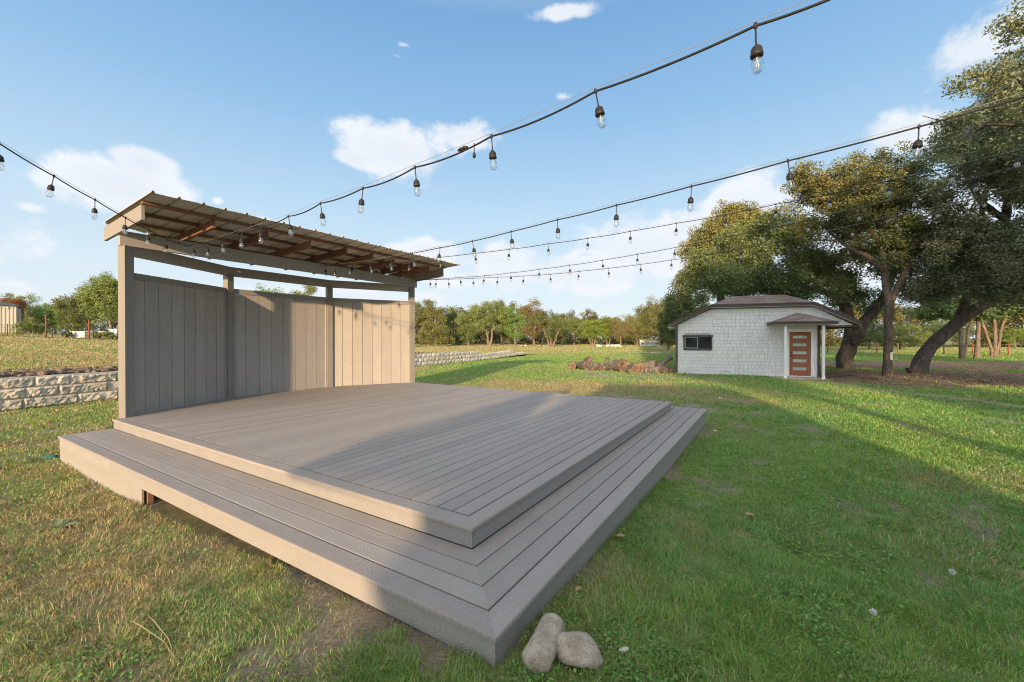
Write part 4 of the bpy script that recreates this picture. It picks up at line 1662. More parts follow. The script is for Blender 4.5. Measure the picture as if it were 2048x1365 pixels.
# smaller oaks standing in the shade beyond the mulch, each trunk of its own
for i, (u, v, Y, h, lean, lab) in enumerate((
        (1924, 727, 36, 8.5, -.5, 'young oak with twin grey trunks right of the leaning oak'),
        (1954, 726, 36.5, 9.5, .2, 'straight grey trunked oak behind the leaning oak'),
        (1990, 721, 39, 9.0, -.1, 'multi stemmed oak near the right frame edge'),
        (2075, 718, 42, 9.0, -2.2, 'low bright limbed oak sprawling at the right frame edge'))):
    b = at(u, v, Y); b.z = zgs(b.x, b.y) - .05
    tr = [[(0, 0, -.1, .22), (lean * .15, 0, 1.2, .16), (lean * .5, 0, 3, .13), (lean, .2, 5, .08)]]
    if i in (0, 2, 3):
        tr.append([(.1, .1, -.1, .15), (.35, 0, 1.2, .11), (.9, .2, 3, .11), (1.4, 0, 4.6, .06)])
    if i == 2:
        tr.append([(-.1, .1, -.1, .15), (-.5, 0, 1.2, .11), (-.9, .2, 3, .11), (-1.6, 0, 4.6, .06)])
    make_tree('oak_tree', b, lab, 'shaded oaks behind the mulch', tr,
              [(lean, 0, h * .68, 2.8, 2.8, h * .26), (lean - 1.6, .5, h * .52, 2.0, 2.0, 1.2), (lean + 1.7, -.3, h * .55, 2.0, 2.0, 1.3)],
              200, 130, .16, OAK if i < 3 else OLIVE, M['leaf'], M['bark_far'], 40 + i, (.45, .85), .5, 1.6, .38, .7, .05, 5, nlimb=90, sides=8)

# ------------------------------------------------------------------ the far tree line
def far_tree(u, vbase, Y, vtop, halfw, label, pal, seed, kind='round', cat='tree', group='trees along the far edge of the field', name='field_tree', density=1.0, trunk=None, bare=.0, lo=.25, gold=None, leaf=None):
    b = at(u, vbase, Y)
    b.z = zgs(b.x, b.y) - .1
    top = at(u, vtop, Y).z - b.z
    hw = halfw / FPX * Y * 1.18
    lo = lo * .75
    rs = random.Random(seed)
    r = max(.12, top * .022)
    tr = []
    ntr = trunk or 1
    for k in range(ntr):
        dx = (k - (ntr - 1) / 2) * hw * .35
        tr.append([(dx * .15, 0, -.2, r * 1.4), (dx * .5 + rs.uniform(-.2, .2), 0, top * .22, r), (dx + rs.uniform(-.3, .3), rs.uniform(-.3, .3), top * .5, r * .7), (dx * 1.2, 0, top * .78, r * .3)])
    bl = []
    zc = top * (lo + 1) / 2
    rz_ = top * (1 - lo) / 2
    if kind == 'round':
        bl.append((0, 0, zc, hw * .72, hw * .72, rz_ * .92))
        for k in range(7):
            an = rs.uniform(0, 6.28)
            e = rs.uniform(.35, .62)
            bl.append((hw * e * math.cos(an), hw * e * math.sin(an) * .8, zc + rs.uniform(-.55, .5) * rz_, hw * rs.uniform(.28, .42), hw * .35, rz_ * rs.uniform(.28, .42)))
    else:
        for k in range(8):
            q = k / 7
            bl.append((rs.uniform(-.5, .5) * hw, rs.uniform(-.4, .4) * hw, top * (lo + .08 + (1 - lo - .16) * q), hw * rs.uniform(.35, .5) * (1.15 - .55 * q), hw * .45, top * .10))
    n = int(230 * density)
    return make_tree(name, b, label, group, tr, bl, n, int(78 * (1 - bare)), .0235 * top ** .75 * 1.15, pal, leaf or M['leaf_far'], M['bark_far'], seed,
                     (top * .045, top * .095), .5, top * .16, .33, .8, .05, top * .45, .02, cat, gold, int(n * (.45 + bare)), 7)


DKO = [(0.064, 0.096, 0.039), (0.11, 0.151, 0.054), (0.163, 0.201, 0.072), (0.221, 0.255, 0.089)]
BRG = [(0.098, 0.158, 0.026), (0.156, 0.234, 0.036), (0.221, 0.303, 0.049), (0.286, 0.358, 0.072)]
BRN = [(0.132, 0.108, 0.054), (0.192, 0.153, 0.072), (0.24, 0.191, 0.09), (0.3, 0.242, 0.114)]
G2 = [(0.095, 0.149, 0.043), (0.151, 0.224, 0.061), (0.212, 0.291, 0.083), (0.28, 0.35, 0.114)]
for a in (
    (872, 690, 76, 598, 34, 'olive oak just right of the stage end post', OLIVE, 101, 'tall', {'lo': .06}),
    (846, 690, 84, 606, 26, 'olive oak half hidden behind the stage end post', OLIVE, 102, 'tall', {'lo': .06}),
    (908, 690, 88, 611, 26, 'dark narrow oak between two olive oaks near the stage', DKO, 103, 'tall', {'lo': .02}),
    (936, 688, 82, 612, 30, 'dark olive oak leaning over a low brush bank', OLIVE, 104, 'round', {'lo': .05}),
    (978, 692, 80, 597, 40, 'olive brown oak with two pale trunks in the middle of the treeline', OLIVE, 105, 'round', {'trunk': 2, 'lo': .28}),
    (1002, 690, 90, 603, 24, 'olive oak with a thin dark trunk just right of the two trunked one', OLIVE, 106, 'tall', {'lo': .2}),
    (1031, 690, 80, 612, 27, 'slim tree with single pale trunk and green lower leaves', G2, 107, 'tall', {'lo': .28}),
    (1069, 691, 80, 600, 34, 'thin grey brown half bare tree with a straight pale trunk', BRN, 108, 'tall', {'lo': .26, 'bare': .45}),
    (1103, 692, 78, 618, 38, 'dark green oak with splayed low stems in the treeline', DKO, 109, 'round', {'trunk': 3, 'lo': .2}),
    (1148, 690, 96, 632, 32, 'small olive green tree left of the bright green pair', G2, 110, 'round', {'lo': .12, 'trunk': 2}),
    (1185, 690, 92, 632, 34, 'bright yellow green tree, left one of the bright pair', BRG, 111, 'round', {'lo': .14, 'trunk': 3}),
    (1216, 689, 92, 629, 30, 'bright yellow green tree, right one of the bright pair', BRG, 112, 'round', {'lo': .14, 'trunk': 2}),
    (1243, 690, 88, 630, 28, 'brown leafless looking tree beside the bright green pair', BRN, 113, 'round', {'lo': .2, 'bare': .4}),
    (1275, 690, 93, 612, 40, 'golden brown oak behind the white gate', OLIVE, 114, 'round', {'lo': .05}),
    (1318, 690, 91, 583, 46, 'golden topped oak left of the shed and beyond the gate', OLIVE, 115, 'round', {'lo': .06}),
    (1372, 712, 46, 556, 46, 'dense olive oak directly behind the left corner of the shed', OAK, 116, 'round', {'lo': .08, 'density': 1.6}),
    (1338, 695, 60, 600, 20, 'drooping dark oak between the gate and the shed', DKO, 117, 'round', {'lo': .05, 'density': 1.3}),
    # behind the stage and to its left
    (540, 690, 46, 562, 36, 'thin leaved pale tree whose top shows over the middle of the stage wall', G2, 120, 'round', {'lo': .35, 'bare': .55}),
    (600, 690, 46, 567, 34, 'yellowish tree whose top shows over the stage wall beside a thinner one', OLIVE, 121, 'tall', {'lo': .3, 'bare': .25}),
    (228, 668, 40, 545, 62, 'large leafy oak with pale forked trunk left of the stage', G2, 122, 'round', {'lo': .20, 'density': 1.8, 'trunk': 2}),
    (160, 668, 50, 581, 40, 'dark rounded oak beside the large leafy one on the left', DKO, 123, 'round', {'lo': .04, 'density': 1.3}),
    (108, 668, 54, 598, 34, 'low olive oak between the tin barn and the dark oak', G2, 124, 'round', {'lo': .03, 'density': 1.2}),
    (58, 668, 67, 584, 38, 'tall olive oak right behind the tin barn', OLIVE, 125, 'round', {'lo': .05, 'density': 1.3}),
    (10, 668, 69, 582, 40, 'dark oak behind the barn at the left frame edge', DKO, 126, 'round', {'lo': .05, 'density': 1.3}),
    (20, 660, 57, 594, 22, 'small russet tree above the barn roof', [(.22, .06, .03), (.28, .09, .04), (.3, .13, .05)], 127, 'round', {'lo': .3, 'density': 1.7}),
    # right side beyond the fence
    (1800, 700, 62, 640, 46, 'low olive tree beyond the fence between slender and leaning oaks', G2, 130, 'round', {'lo': .1, 'density': 1.2}),
    (1740, 702, 58, 636, 40, 'grey green tree beyond the fence left of the slender oak', OAK, 131, 'round', {'lo': .12, 'density': 1.2}),
    (1880, 700, 64, 632, 50, 'dull green tree beyond the fence under the leaning trunk', OAK, 132, 'round', {'lo': .1, 'density': 1.2}),
    (2030, 702, 66, 650, 45, 'yellow lit tree beyond the fence at the right frame edge', BRG, 133, 'round', {'lo': .1}),
):
    far_tree(a[0], a[1], a[2], a[3], a[4], a[5], a[6], a[7], a[8], **a[9])

# the wood that closes the horizon behind all of them
def build_woods():
    rng = np.random.default_rng(77)
    C, rc = [], []
    for (X0, Y0, X1, Y1, h, n) in ((-125, 74, -46, 84, 7.5, 700), (-60, 70, -14, 96, 8.8, 700), (-20, 98, 8, 106, 9.0, 700), (6, 108, 34, 108, 8.0, 600), (30, 92, 62, 84, 10, 700), (58, 84, 100, 70, 9, 700), (90, 72, 150, 60, 9, 500)):
        for i in range(n):
            t = rng.random()
            x, y = X0 + (X1 - X0) * t, Y0 + (Y1 - Y0) * t + rng.uniform(-2, 7)
            x += rng.uniform(-2, 2)
            hh = h * (.55 + .6 * vnoise(np.array([x]), np.array([y]), 6, 3)[0])
            z = rng.random() ** .8 * hh
            C.append((x, y, zgs(x, y) + z))
            rc.append(rng.uniform(.6, 1.25))
    C, rc = np.array(C), np.array(rc)
    V, F, col, P, idx = leaf_cloud(C, rc, 74, .29, [(.048, .052, .020), (.095, .095, .034), (.15, .135, .048), (.22, .18, .065)], rng, .9)
    o = np_mesh('woods', V, F, np.zeros((0, 3), int), col, M['leaf_far'])
    tag(o, 'dark wood and brush closing the horizon behind the field trees', None, None, 'stuff')


build_woods()

# ------------------------------------------------------------------ logs by the shed
M['logbark'] = bark_mat('log_bark', (.05, .042, .037), (.25, .222, .195), 5)
M['logend'] = noisy('cut_log_end', [(.3, (.06, .040, .030)), (.5, (.14, .092, .064)), (.7, (.29, .22, .165))], 9, bump=.4)


def log(u, v, Y, r, L, ang, label, lift=0.0, hollow=False, mats=None, tilt=0.0, seed=0):
    p = at(u, v, Y)
    z = zgs(p.x, p.y) + r * .9 + lift
    mb = MB((p.x, p.y, z - r))
    rs = random.Random(seed)
    d = Vector((math.cos(ang) * math.cos(tilt), math.sin(ang) * math.cos(tilt), math.sin(tilt)))
    s = d.cross(Vector((0, 0, 1))).normalized()
    u_ = s.cross(d)
    n, m = 14, 7
    V = []
    for j in range(m + 1):
        q = j / m
        for k in range(n):
            a = 2 * math.pi * k / n
            w = 1 + .22 * mnoise.noise(Vector((math.cos(a) * 1.2 + seed, math.sin(a) * 1.2, q * 2))) + .10 * mnoise.noise(Vector((math.cos(a) * 4, math.sin(a) * 4 + seed, q * 5)))
            V.append(Vector((p.x, p.y, z)) + d * (L * (q - .5)) + (s * math.cos(a) + u_ * math.sin(a)) * (r * w * (1 + .12 * (q - .5))))
    F = []
    for j in range(m):
        for k in range(n):
            F.append((j * n + k, j * n + (k + 1) % n, (j + 1) * n + (k + 1) % n, (j + 1) * n + k))
    mb.add(V, F, None, None, True)
    bark = mb.build('cut_log', M['logbark'])
    tag(bark, label, 'log', 'logs heaped beside the shed')
    for j, sg in ((0, -1), (m, 1)):
        e = MB((p.x, p.y, z - r))
        ring = [V[j * n + k] for k in range(n)]
        c = sum(ring, Vector()) / n
        off = d * sg * .002
        inner = [c + (q - c) * (.45 if hollow else .5) + d * sg * (-.0 if not hollow else -.01) for q in ring]
        deep = [c + (q - c) * (.30 if hollow else .1) - d * sg * (.12 if hollow else -.004) for q in ring]
        A = [q + off for q in ring] + [q + off for q in inner] + [q + off for q in deep]
        F = []
        for k in range(n):
            k2 = (k + 1) % n
            F.append((k, k2, n + k2, n + k))
            F.append((n + k, n + k2, 2 * n + k2, 2 * n + k))
        F.append(tuple(range(2 * n, 3 * n)))
        e.add(A, F)
        e.build('cut_end', M['logend'], bark)


LG = [
    (1146, 732, 23.4, .22, .55, -1.9, 'greyish log at the far left end of the log heap', 0, False, 0),
    (1160, 731, 24.0, .12, .9, -.5, 'thin weathered log lying flat beside the leftmost one', 0, False, 0),
    (1169, 731, 23.2, .27, .7, -1.3, 'brown hollow log left of centre in the heap', 0, True, 0),
    (1175, 727, 23.8, .17, .5, -1.2, 'small reddish log perched on top of the left part of the heap', .36, False, .35),
    (1186, 733, 22.8, .21, .9, -.95, 'long grey barked log slanting down to a dark orange end', .05, False, -.15),
    (1182, 736, 22.4, .10, .4, -1.4, 'short thin log end poking out at the foot of the slanting log', 0, False, 0),
    (1203, 736, 22.4, .16, .5, -1.6, 'small grey log with a dark hollow end in mid heap', 0, True, 0),
    (1218, 733, 22.7, .20, .55, -1.1, 'rust brown log before the gap in the middle of the heap', 0, False, 0),
    (1213, 726, 23.0, .11, .5, -1.0, 'stub of branch standing up on the mid heap log', .34, False, 1.2),
    (1238, 733, 22.2, .33, .7, -1.15, 'largest dark log with orange hollow end at the middle', 0, True, 0),
    (1254, 732, 22.2, .28, .6, -1.6, 'pale grey lichened stump right of the largest log', 0, False, 0),
    (1268, 737, 21.6, .24, .6, -1.45, 'tan split log right of the pale stump', 0, False, 0),
    (1258, 742, 21.0, .13, .4, -1.5, 'small tan chunk lying in front of the split log', 0, False, 0),
    (1281, 737, 21.5, .27, .5, -1.6, 'upright cut tan log with round sawn face', 0, False, 0),
    (1297, 735, 21.5, .30, .75, -.6, 'curved reddish brown log in the right part of the heap', 0, False, 0),
    (1309, 740, 21.0, .16, 1.0, -.15, 'orange brown log lying across the front right of the heap', 0, False, .05),
    (1316, 736, 21.3, .22, .5, -1.4, 'bright orange split log near the right end', 0, False, 0),
    (1324, 741, 20.9, .20, .5, -1.2, 'dark rounded log at the right foot of the heap', 0, False, 0),
    (1328, 728, 21.5, .12, .95, -.1, 'long branch rising to the right at the end of the heap', .42, False, .62),
    (1337, 740, 21.1, .14, .5, -1.5, 'small grey log nearest the shed corner', 0, False, 0),
]
for i, (u, v, Y, r, L, ang, lab, lift, hol, tilt) in enumerate(LG):
    log(u, v, Y, r, L, ang, lab, lift, hol, None, tilt, i * 7 + 3)

# pale chips and stones scattered on the worn ground round logs and oaks
mb = MB()
rnd = random.Random(17)
for i in range(420):
    if i < 230:
        u, v = rnd.uniform(1150, 1352), rnd.uniform(738, 770)
    elif i < 330:
        u, v = rnd.uniform(1655, 1860), rnd.uniform(712, 740)
    else:
        u, v = rnd.uniform(1180, 1345), rnd.uniform(705, 722)
    d = ray(u, v)
    t = -(EYE + .14) / d[2]
    x, y = d[0] * t, d[1] * t
    r = rnd.uniform(.012, .05) * (y / 22)
    rock_mesh(mb, (x, y, zgs(x, y) + r * .2), r, (rnd.uniform(.9, 1.8), 1, .55), i, 1, .35, rnd.uniform(0, 6))
M['chips'] = stone_mat('pale_stone_chips', [(.3, (.22, .18, .14)), (.5, (.34, .29, .24)), (.7, (.50, .45, .39))], 8)
tag(mb.build('stone_chips', M['chips']), 'pale stone chips littering the worn ground by the logs', None, None, 'stuff')

# ------------------------------------------------------------------ white field gate and the boards lying before it
def build_gate():
    A, B = at(1281, 694, 84), at(1319, 694, 84)
    A.z = zgs(A.x, A.y); B.z = zgs(B.x, B.y)
    root = empty('field_gate', A, 'white five bar pipe gate at the far edge of the lawn', 'gate')
    o = A
    up = Vector((0, 0, 1))
    for z in (.18, .45, .72, .99, 1.28):
        r = MB(o)
        r.tube([A + up * z, B + up * z], .045, 6)
        r.build('gate_bar', M['white'], root)
    s = MB(o)
    for t in (0, .5, 1):
        p = A.lerp(B, t)
        s.tube([p + up * .12, p + up * 1.34], .05, 6)
    s.build('gate_upright', M['white'], root)
    for t0, t1 in ((0, .5), (1, .5)):
        b = MB(o)
        b.tube([A.lerp(B, t0) + up * 1.25, A.lerp(B, t1) + up * .2], .035, 6)
        b.build('gate_brace', M['white'], root)
    for t in (-.06, 1.06):
        p = MB(o)
        q = A.lerp(B, t)
        p.tube([q - up * .2, q + up * 1.55], .10, 8)
        p.build('gate_post', M['bark_far'], root)


build_gate()
p = at(1312, 706, 48); p.z = zgs(p.x, p.y)
mb = MB(p)
mb.bar(p + Vector((-.62, 0, .09)), p + Vector((.62, .1, .09)), .5, .17)
tag(mb.build('stone_slab', M['conc']), 'pale stone slab lying on the grass below the white gate', 'stone slab')
mb = MB()
rnd = random.Random(41)
for k in range(26):
    u = rnd.uniform(1195, 1245) if k < 18 else rnd.uniform(1020, 1100)
    q = at(u, 692, 80)
    y = 82 + rnd.uniform(-2, 2)
    x = q.x / 80 * y
    r = rnd.uniform(.25, .6) if k < 18 else rnd.uniform(.15, .32)
    rock_mesh(mb, (x, y, zgs(x, y) + r * .3), r, (1.4, 1, .7), k, 1, .35, rnd.uniform(0, 3))
tag(mb.build('field_stones', M['block']), 'row of pale field stones at the foot of the far trees', None, None, 'stuff')

# ------------------------------------------------------------------ left background: tin barn, garden fence, planter
M['tin'] = noisy('cream_corrugated_tin', [(.3, (.44, .42, .36)), (.7, (.54, .52, .46))], 2, rough=.5, bump=.05)
M['tinroof'] = noisy('grey_tin_roof', [(.3, (.06, .06, .065)), (.7, (.095, .095, .10))], 2, rough=.5, bump=.05)
M['rolldoor'] = noisy('white_roll_door', [(.3, (.66, .69, .73)), (.7, (.74, .77, .81))], 2, rough=.5, bump=.05)
M['redpost'] = noisy('red_oxide_post', [(.3, (.20, .045, .03)), (.7, (.30, .085, .06))], 8, rough=.7, bump=.1)
M['darkpost'] = noisy('dark_steel_post', [(.3, (.03, .028, .026)), (.7, (.06, .055, .05))], 8, rough=.7, bump=.1)


def build_barn():
    Y = 50.0
    place = at(34, 672, Y)
    place.z = zgs(place.x, place.y) - .05
    R_, Y = Vector((0, 0, 0)), 0.0
    W, H, D = 9.0, 3.35, 7.0
    root = empty('tin_barn', place, 'cream corrugated tin barn with grey roof and white roller door', 'barn')
    root.rotation_euler = (0, 0, R(47))
    o = R_
    X0 = R_.x - W
    w = MB(o)
    # ribbed walls
    n = int(W / .3)
    for i in range(n):
        x = X0 + W * i / n
        w.slab([(x, Y, R_.z - .3), (x + W / n * .72, Y, R_.z - .3), (x + W / n * .72, Y, R_.z + H), (x, Y, R_.z + H)], (0, .05, 0))
        w.slab([(x + W / n * .72, Y - .035, R_.z - .3), (x + W / n, Y - .035, R_.z - .3), (x + W / n, Y - .035, R_.z + H), (x + W / n * .72, Y - .035, R_.z + H)], (0, .08, 0))
    w.slab([(X0, Y + .06, R_.z - .3), (R_.x, Y + .06, R_.z - .3), (R_.x, Y + .06, R_.z + H), (X0, Y + .06, R_.z + H)], (0, D, 0))
    w.build('wall', M['tin'], root)
    r = MB(o)
    e = .25
    r.slab([(X0 - e, Y - e, R_.z + H - .02), (R_.x + e, Y - e, R_.z + H - .02), (R_.x + e, Y + D + e, R_.z + H - .02), (X0 - e, Y + D + e, R_.z + H - .02)], (0, 0, .10))
    c = Vector((R_.x - W / 2, Y + D / 2, R_.z + H + 1.15))
    q = [Vector((X0 - e, Y - e, R_.z + H + .085)), Vector((R_.x + e, Y - e, R_.z + H + .085)), Vector((R_.x + e, Y + D + e, R_.z + H + .085)), Vector((X0 - e, Y + D + e, R_.z + H + .085))]
    c1, c2 = c - Vector((1.2, 0, 0)), c + Vector((1.2, 0, 0))
    r.add([q[0], q[1], q[2], q[3], c1, c2], [(0, 1, 5, 4), (1, 2, 5), (2, 3, 4, 5), (3, 0, 4)])
    r.build('roof', M['tinroof'], root)
    d = MB(o)
    dx = R_.x - 1.55
    for k in range(14):
        z = R_.z + k * .205
        d.slab([(dx - 3, Y - .06, z), (dx, Y - .06, z), (dx, Y - .045, z + .195), (dx - 3, Y - .045, z + .195)], (0, .02, 0))
    d.build('roller_door', M['rolldoor'], root)
    t = MB(o)
    t.bar((dx + .06, Y - .07, R_.z), (dx + .06, Y - .07, R_.z + 3.0), .12, .06, up=(0, 1, 0))
    t.bar((dx - 3.1, Y - .07, R_.z + 2.93), (dx + .12, Y - .07, R_.z + 2.93), .06, .12)
    t.bar((R_.x + .02, Y - .05, R_.z - .2), (R_.x + .02, Y - .05, R_.z + H), .12, .12, up=(0, 1, 0))
    t.build('door_frame', M['tinroof'], root)
    b = MB(o)
    b.box((R_.x - .45, Y - .08, R_.z + .75), (0, 0, 1), (1, 0, 0), (0, 1, 0), .2, .14, .1)
    b.box((R_.x - .75, Y - .08, R_.z + 3.1), (0, 0, 1), (1, 0, 0), (0, 1, 0), .12, .16, .12)
    b.build('wall_box', M['rolldoor'], root)


build_barn()


def post_fence(label, pts, hs, mats, rads, wires, wmat, rail=None, name='wire_fence', mesh=False):
    P = []
    for x, y in pts:
        P.append(Vector((x, y, zgs(x, y))))
    root = empty(name, P[0], label, 'fence')
    for p, h, m, r in zip(P, hs, mats, rads):
        mb = MB(P[0])
        mb.tube([p - Vector((0, 0, .25)), p + Vector((0, 0, h))], r, 7)
        mb.build('fence_post', m, root)
    w = MB(P[0])
    for z, r in wires:
        w.tube([p + Vector((0, 0, z)) for p in P], r, 4)
    if mesh:
        for a, b in zip(P[:-1], P[1:]):
            L = (b - a).length
            k = int(L / .40)
            for i in range(1, k):
                q = a.lerp(b, i / k)
                w.tube([q + Vector((0, 0, .05)), q + Vector((0, 0, wires[-1][0]))], .011, 4)
    w.build('fence_wire', wmat, root)
    return root


def gp(u, Y):
    q = at(u, 676, Y)
    return (q.x, Y)


fx = [(-60, 40), (15, 38.5), (92, 37), (105, 37.2), (178, 36), (187, 36.1), (262, 35), (330, 34.4), (420, 34)]
post_fence('tall thin garden fence with red and dark steel posts left of the stage', [gp(u, Y) for u, Y in fx],
           [1.1, 1.15, 2.05, 1.15, 1.75, 1.1, 1.9, 1.1, 1.9],
           [M['darkpost'], M['darkpost'], M['redpost'], M['darkpost'], M['redpost'], M['darkpost'], M['redpost'], M['darkpost'], M['redpost']],
           [.03, .03, .055, .03, .05, .03, .05, .03, .05], [(.07, .028), (.35, .009), (.6, .009), (.85, .009), (1.08, .012)], M['darkpost'], mesh=True)
# white planter box with a shrub, pale low beds behind the fence
p = at(155, 672, 40); p.z = zgs(p.x, p.y)
root = empty('raised_planter', p, 'white boxed garden bed behind the thin fence', 'planter')
mb = MB(p)
W_, D_, H_ = 1.32, 1.2, .62
for a, b in (((0, 0), (W_, 0)), ((W_, 0), (W_, D_)), ((W_, D_), (0, D_)), ((0, D_), (0, 0))):
    mb.bar(p + Vector((a[0] - W_ / 2, a[1], H_ / 2)), p + Vector((b[0] - W_ / 2, b[1], H_ / 2)), .06, H_)
mb.build('planter_wall', M['white'], root)
mb = MB(p)
mb.slab([p + Vector((x - W_ / 2, y, H_ - .12)) for x, y in ((.03, .03), (W_ - .03, .03), (W_ - .03, D_ - .03), (.03, D_ - .03))], (0, 0, .04))
mb.build('planter_soil', M['rubble'], root)


def bush(name, u, Y, w, h, label, pal, seed, n=40, z0=0.0, cat='bush', per=40, size=.10):
    p = at(u, 676, Y); p.z = zgs(p.x, p.y)
    rng = np.random.default_rng(seed)
    root = empty(name, p, label, cat, 'garden bushes beyond the thin fence')
    C = crown_points([(0, 0, z0 + h * .5, w, w * .8, h * .5), (w * .4, 0, z0 + h * .4, w * .6, w * .6, h * .4)], n, rng, .6, .5, .3, seed)
    rc = rng.uniform(.10, .2, len(C)) * max(.6, h)
    V, F, col, P, idx = leaf_cloud(C, rc, per, size, pal, rng, .9)
    np_mesh('crown', V, F, np.zeros((0, 3), int), col, M['leaf'], root)
    mb = MB()
    for k in range(4):
        a = rng.uniform(0, 6.28)
        mb.tube([(0, 0, z0 - .1), (.3 * w * math.cos(a), .3 * w * math.sin(a), z0 + h * .35), (.6 * w * math.cos(a), .6 * w * math.sin(a), z0 + h * .75)], [.03, .02, .01], 5)
    mb.build('stem', M['bark_far'], root)


bush('garden_bush', 157, 40.6, .55, .75, 'light green shrub growing in the white boxed bed', G2, 201, z0=.55)
bush('garden_bush', 43, 43, .9, 1.7, 'yellow green bush just right of the barn corner', BRG, 202)
bush('garden_bush', 75, 44, .8, 1.8, 'spreading olive bush between barn and first red post', G2, 203)
bush('garden_bush', 135, 39.5, .45, .7, 'small dark bush at the left end of the white bed', OAK, 204)
bush('garden_bush', 205, 38.2, 1.3, .8, 'leafy row of low plants behind the second red post', G2, 205, 70)
mb = MB()
q0, q1 = at(170, 672, 43), at(236, 672, 42)
q0.z, q1.z = zgs(q0.x, q0.y), zgs(q1.x, q1.y)
mb.bar(q0 + Vector((0, 0, .3)), q1 + Vector((0, 0, .3)), 1.2, .7)
tag(mb.build('garden_bed', M['block']), 'long low pale stone garden bed running behind the leafy row', 'garden bed')
p = at(233, 672, 40); p.z = zgs(p.x, p.y)
root = empty('garden_cart', p, 'pale blue tub cart beside the stage post', 'cart')
mb = MB(p)
v = [(-.3, -.25, .45), (.3, -.25, .45), (.3, .25, .45), (-.3, .25, .45), (-.42, -.35, .95), (.42, -.35, .95), (.42, .35, .95), (-.42, .35, .95)]
mb.add([p + Vector(q) for q in v], [(3, 2, 1, 0), (0, 1, 5, 4), (1, 2, 6, 5), (2, 3, 7, 6), (3, 0, 4, 7)])
mb.build('tub', noisy('pale_blue_plastic', [(.3, (.40, .52, .62)), (.7, (.48, .6, .68))], 3, rough=.4, bump=0), root)
mb = MB(p)
for x in (-.22, .22):
    mb.tube([p + Vector((x, -.2, 0)), p + Vector((x, 0, .45)), p + Vector((x, .2, 0))], .025, 6)
mb.build('leg', M['darkpost'], root)

# ------------------------------------------------------------------ wire fence beyond the oaks on the right
fx = [(1655, 50), (1710, 49), (1754, 48.5), (1796, 47), (1857, 45.5), (1888, 45), (1945, 44), (2000, 43.5), (2017, 43.3), (2090, 42), (2170, 41)]
post_fence('rusty post and wire fence beyond the shaded oaks on the right', [gp(u, Y) for u, Y in fx], [1.3, 1.2, 1.35, 1.2, 1.35, 1.4, 1.25, 1.3, 1.25, 1.3, 1.3],
           [M['bark_far'] if i % 2 else M['redpost'] for i in range(len(fx))], [.055] * len(fx), [(.4, .008), (.75, .008), (1.1, .008)], M['wire'])

# fallen branches, a board, litter
M['twig'] = M['bark']


def branch(label, pts, r, name='fallen_branch', mat=None):
    P = []
    for u, v, dz in pts:
        d = ray(u, v)
        t = -(EYE + .14) / d[2]
        P.append(Vector((d[0] * t, d[1] * t, zgs(d[0] * t, d[1] * t) + .05 + dz)))
    mb = MB(P[0])
    mb.tube(P, [r * (1 - .5 * i / len(P)) for i in range(len(P))], 6)
    a = P[len(P) // 2]
    mb.tube([a, a + Vector((.25, .1, .22)), a + Vector((.4, .15, .42))], [r * .6, r * .4, r * .2], 5)
    tag(mb.build(name, mat or M['twig']), label, 'branch')


branch('crooked dark fallen branch on the mulch right of the porch', [(1655, 757, 0), (1685, 756, .03), (1712, 757, .12), (1722, 752, .25)], .045)
branch('thin fallen stick in front of the slender oak', [(1722, 759, 0), (1740, 760, .02), (1757, 760, 0)], .03)
branch('pale bare stick lying on the mulch at the right', [(1958, 765, 0), (1975, 768, .0), (1988, 770, 0)], .028, mat=M['bark_far'])
branch('pale stick lying on the grass right of the path', [(1758, 773, 0), (1778, 773, 0), (1796, 772, 0)], .02, mat=M['bark_far'])

M['paper'] = noisy('pale_litter', [(.3, (.55, .52, .46)), (.7, (.7, .67, .6))], 20, bump=.2)
M['dryleaf'] = noisy('dry_leaf', [(.3, (.30, .17, .07)), (.7, (.48, .33, .18))], 25, bump=.3)


def ground_at(u, v):
    z = 0
    for _ in range(6):
        d = ray(u, v)
        t = (z - EYE) / d[2]
        z = zgs(d[0] * t, d[1] * t)
    return Vector((d[0] * t, d[1] * t, z))


def curled_leaf(u, v, size, rot, label, mat, name, cat):
    p = ground_at(u, v)
    mb = MB(p)
    V, F = [], []
    for i in range(7):
        t = i / 6
        w = math.sin(math.pi * min(.98, t * .92 + .05)) * .36
        for s in (-1, 0, 1):
            x, y, z = (t - .5), s * w, .16 * abs(s) * w * 2 + .18 * (t - .5) ** 2
            V.append(p + Vector((math.cos(rot) * x - math.sin(rot) * y, math.sin(rot) * x + math.cos(rot) * y, z)) * size + Vector((0, 0, .035)))
    for i in range(6):
        for j in range(2):
            F.append((i * 3 + j, i * 3 + j + 1, i * 3 + j + 4, i * 3 + j + 3))
    mb.add(V, F, None, None, True)
    tag(mb.build(name, mat), label, cat)


curled_leaf(1242, 1081, .075, .2, 'curled tan leaf on the grass beside the deck step', M['dryleaf'], 'fallen_leaf', 'leaf')
curled_leaf(1498, 1037, .085, -.4, 'dry tan leaf on the open lawn', M['dryleaf'], 'fallen_leaf', 'leaf')
curled_leaf(1157, 1189, .055, 1.0, 'small rust leaf close to the lower step', M['dryleaf'], 'fallen_leaf', 'leaf')


def scrap(u, v, w, d_, label, name='paper_scrap'):
    p = ground_at(u, v)
    mb = MB(p)
    rock_mesh(mb, p + Vector((0, 0, .03)), w, (1, d_, .35), int(u), 2, .3, .3)
    tag(mb.build(name, M['paper']), label, 'litter')


scrap(1439, 799, .065, .6, 'white scrap on the lawn beyond the right step corner')
scrap(1430, 865, .04, .6, 'white scrap on the lawn just right of the step')
scrap(1248, 1312, .028, .6, 'small white chip on the grass right of the two stones')

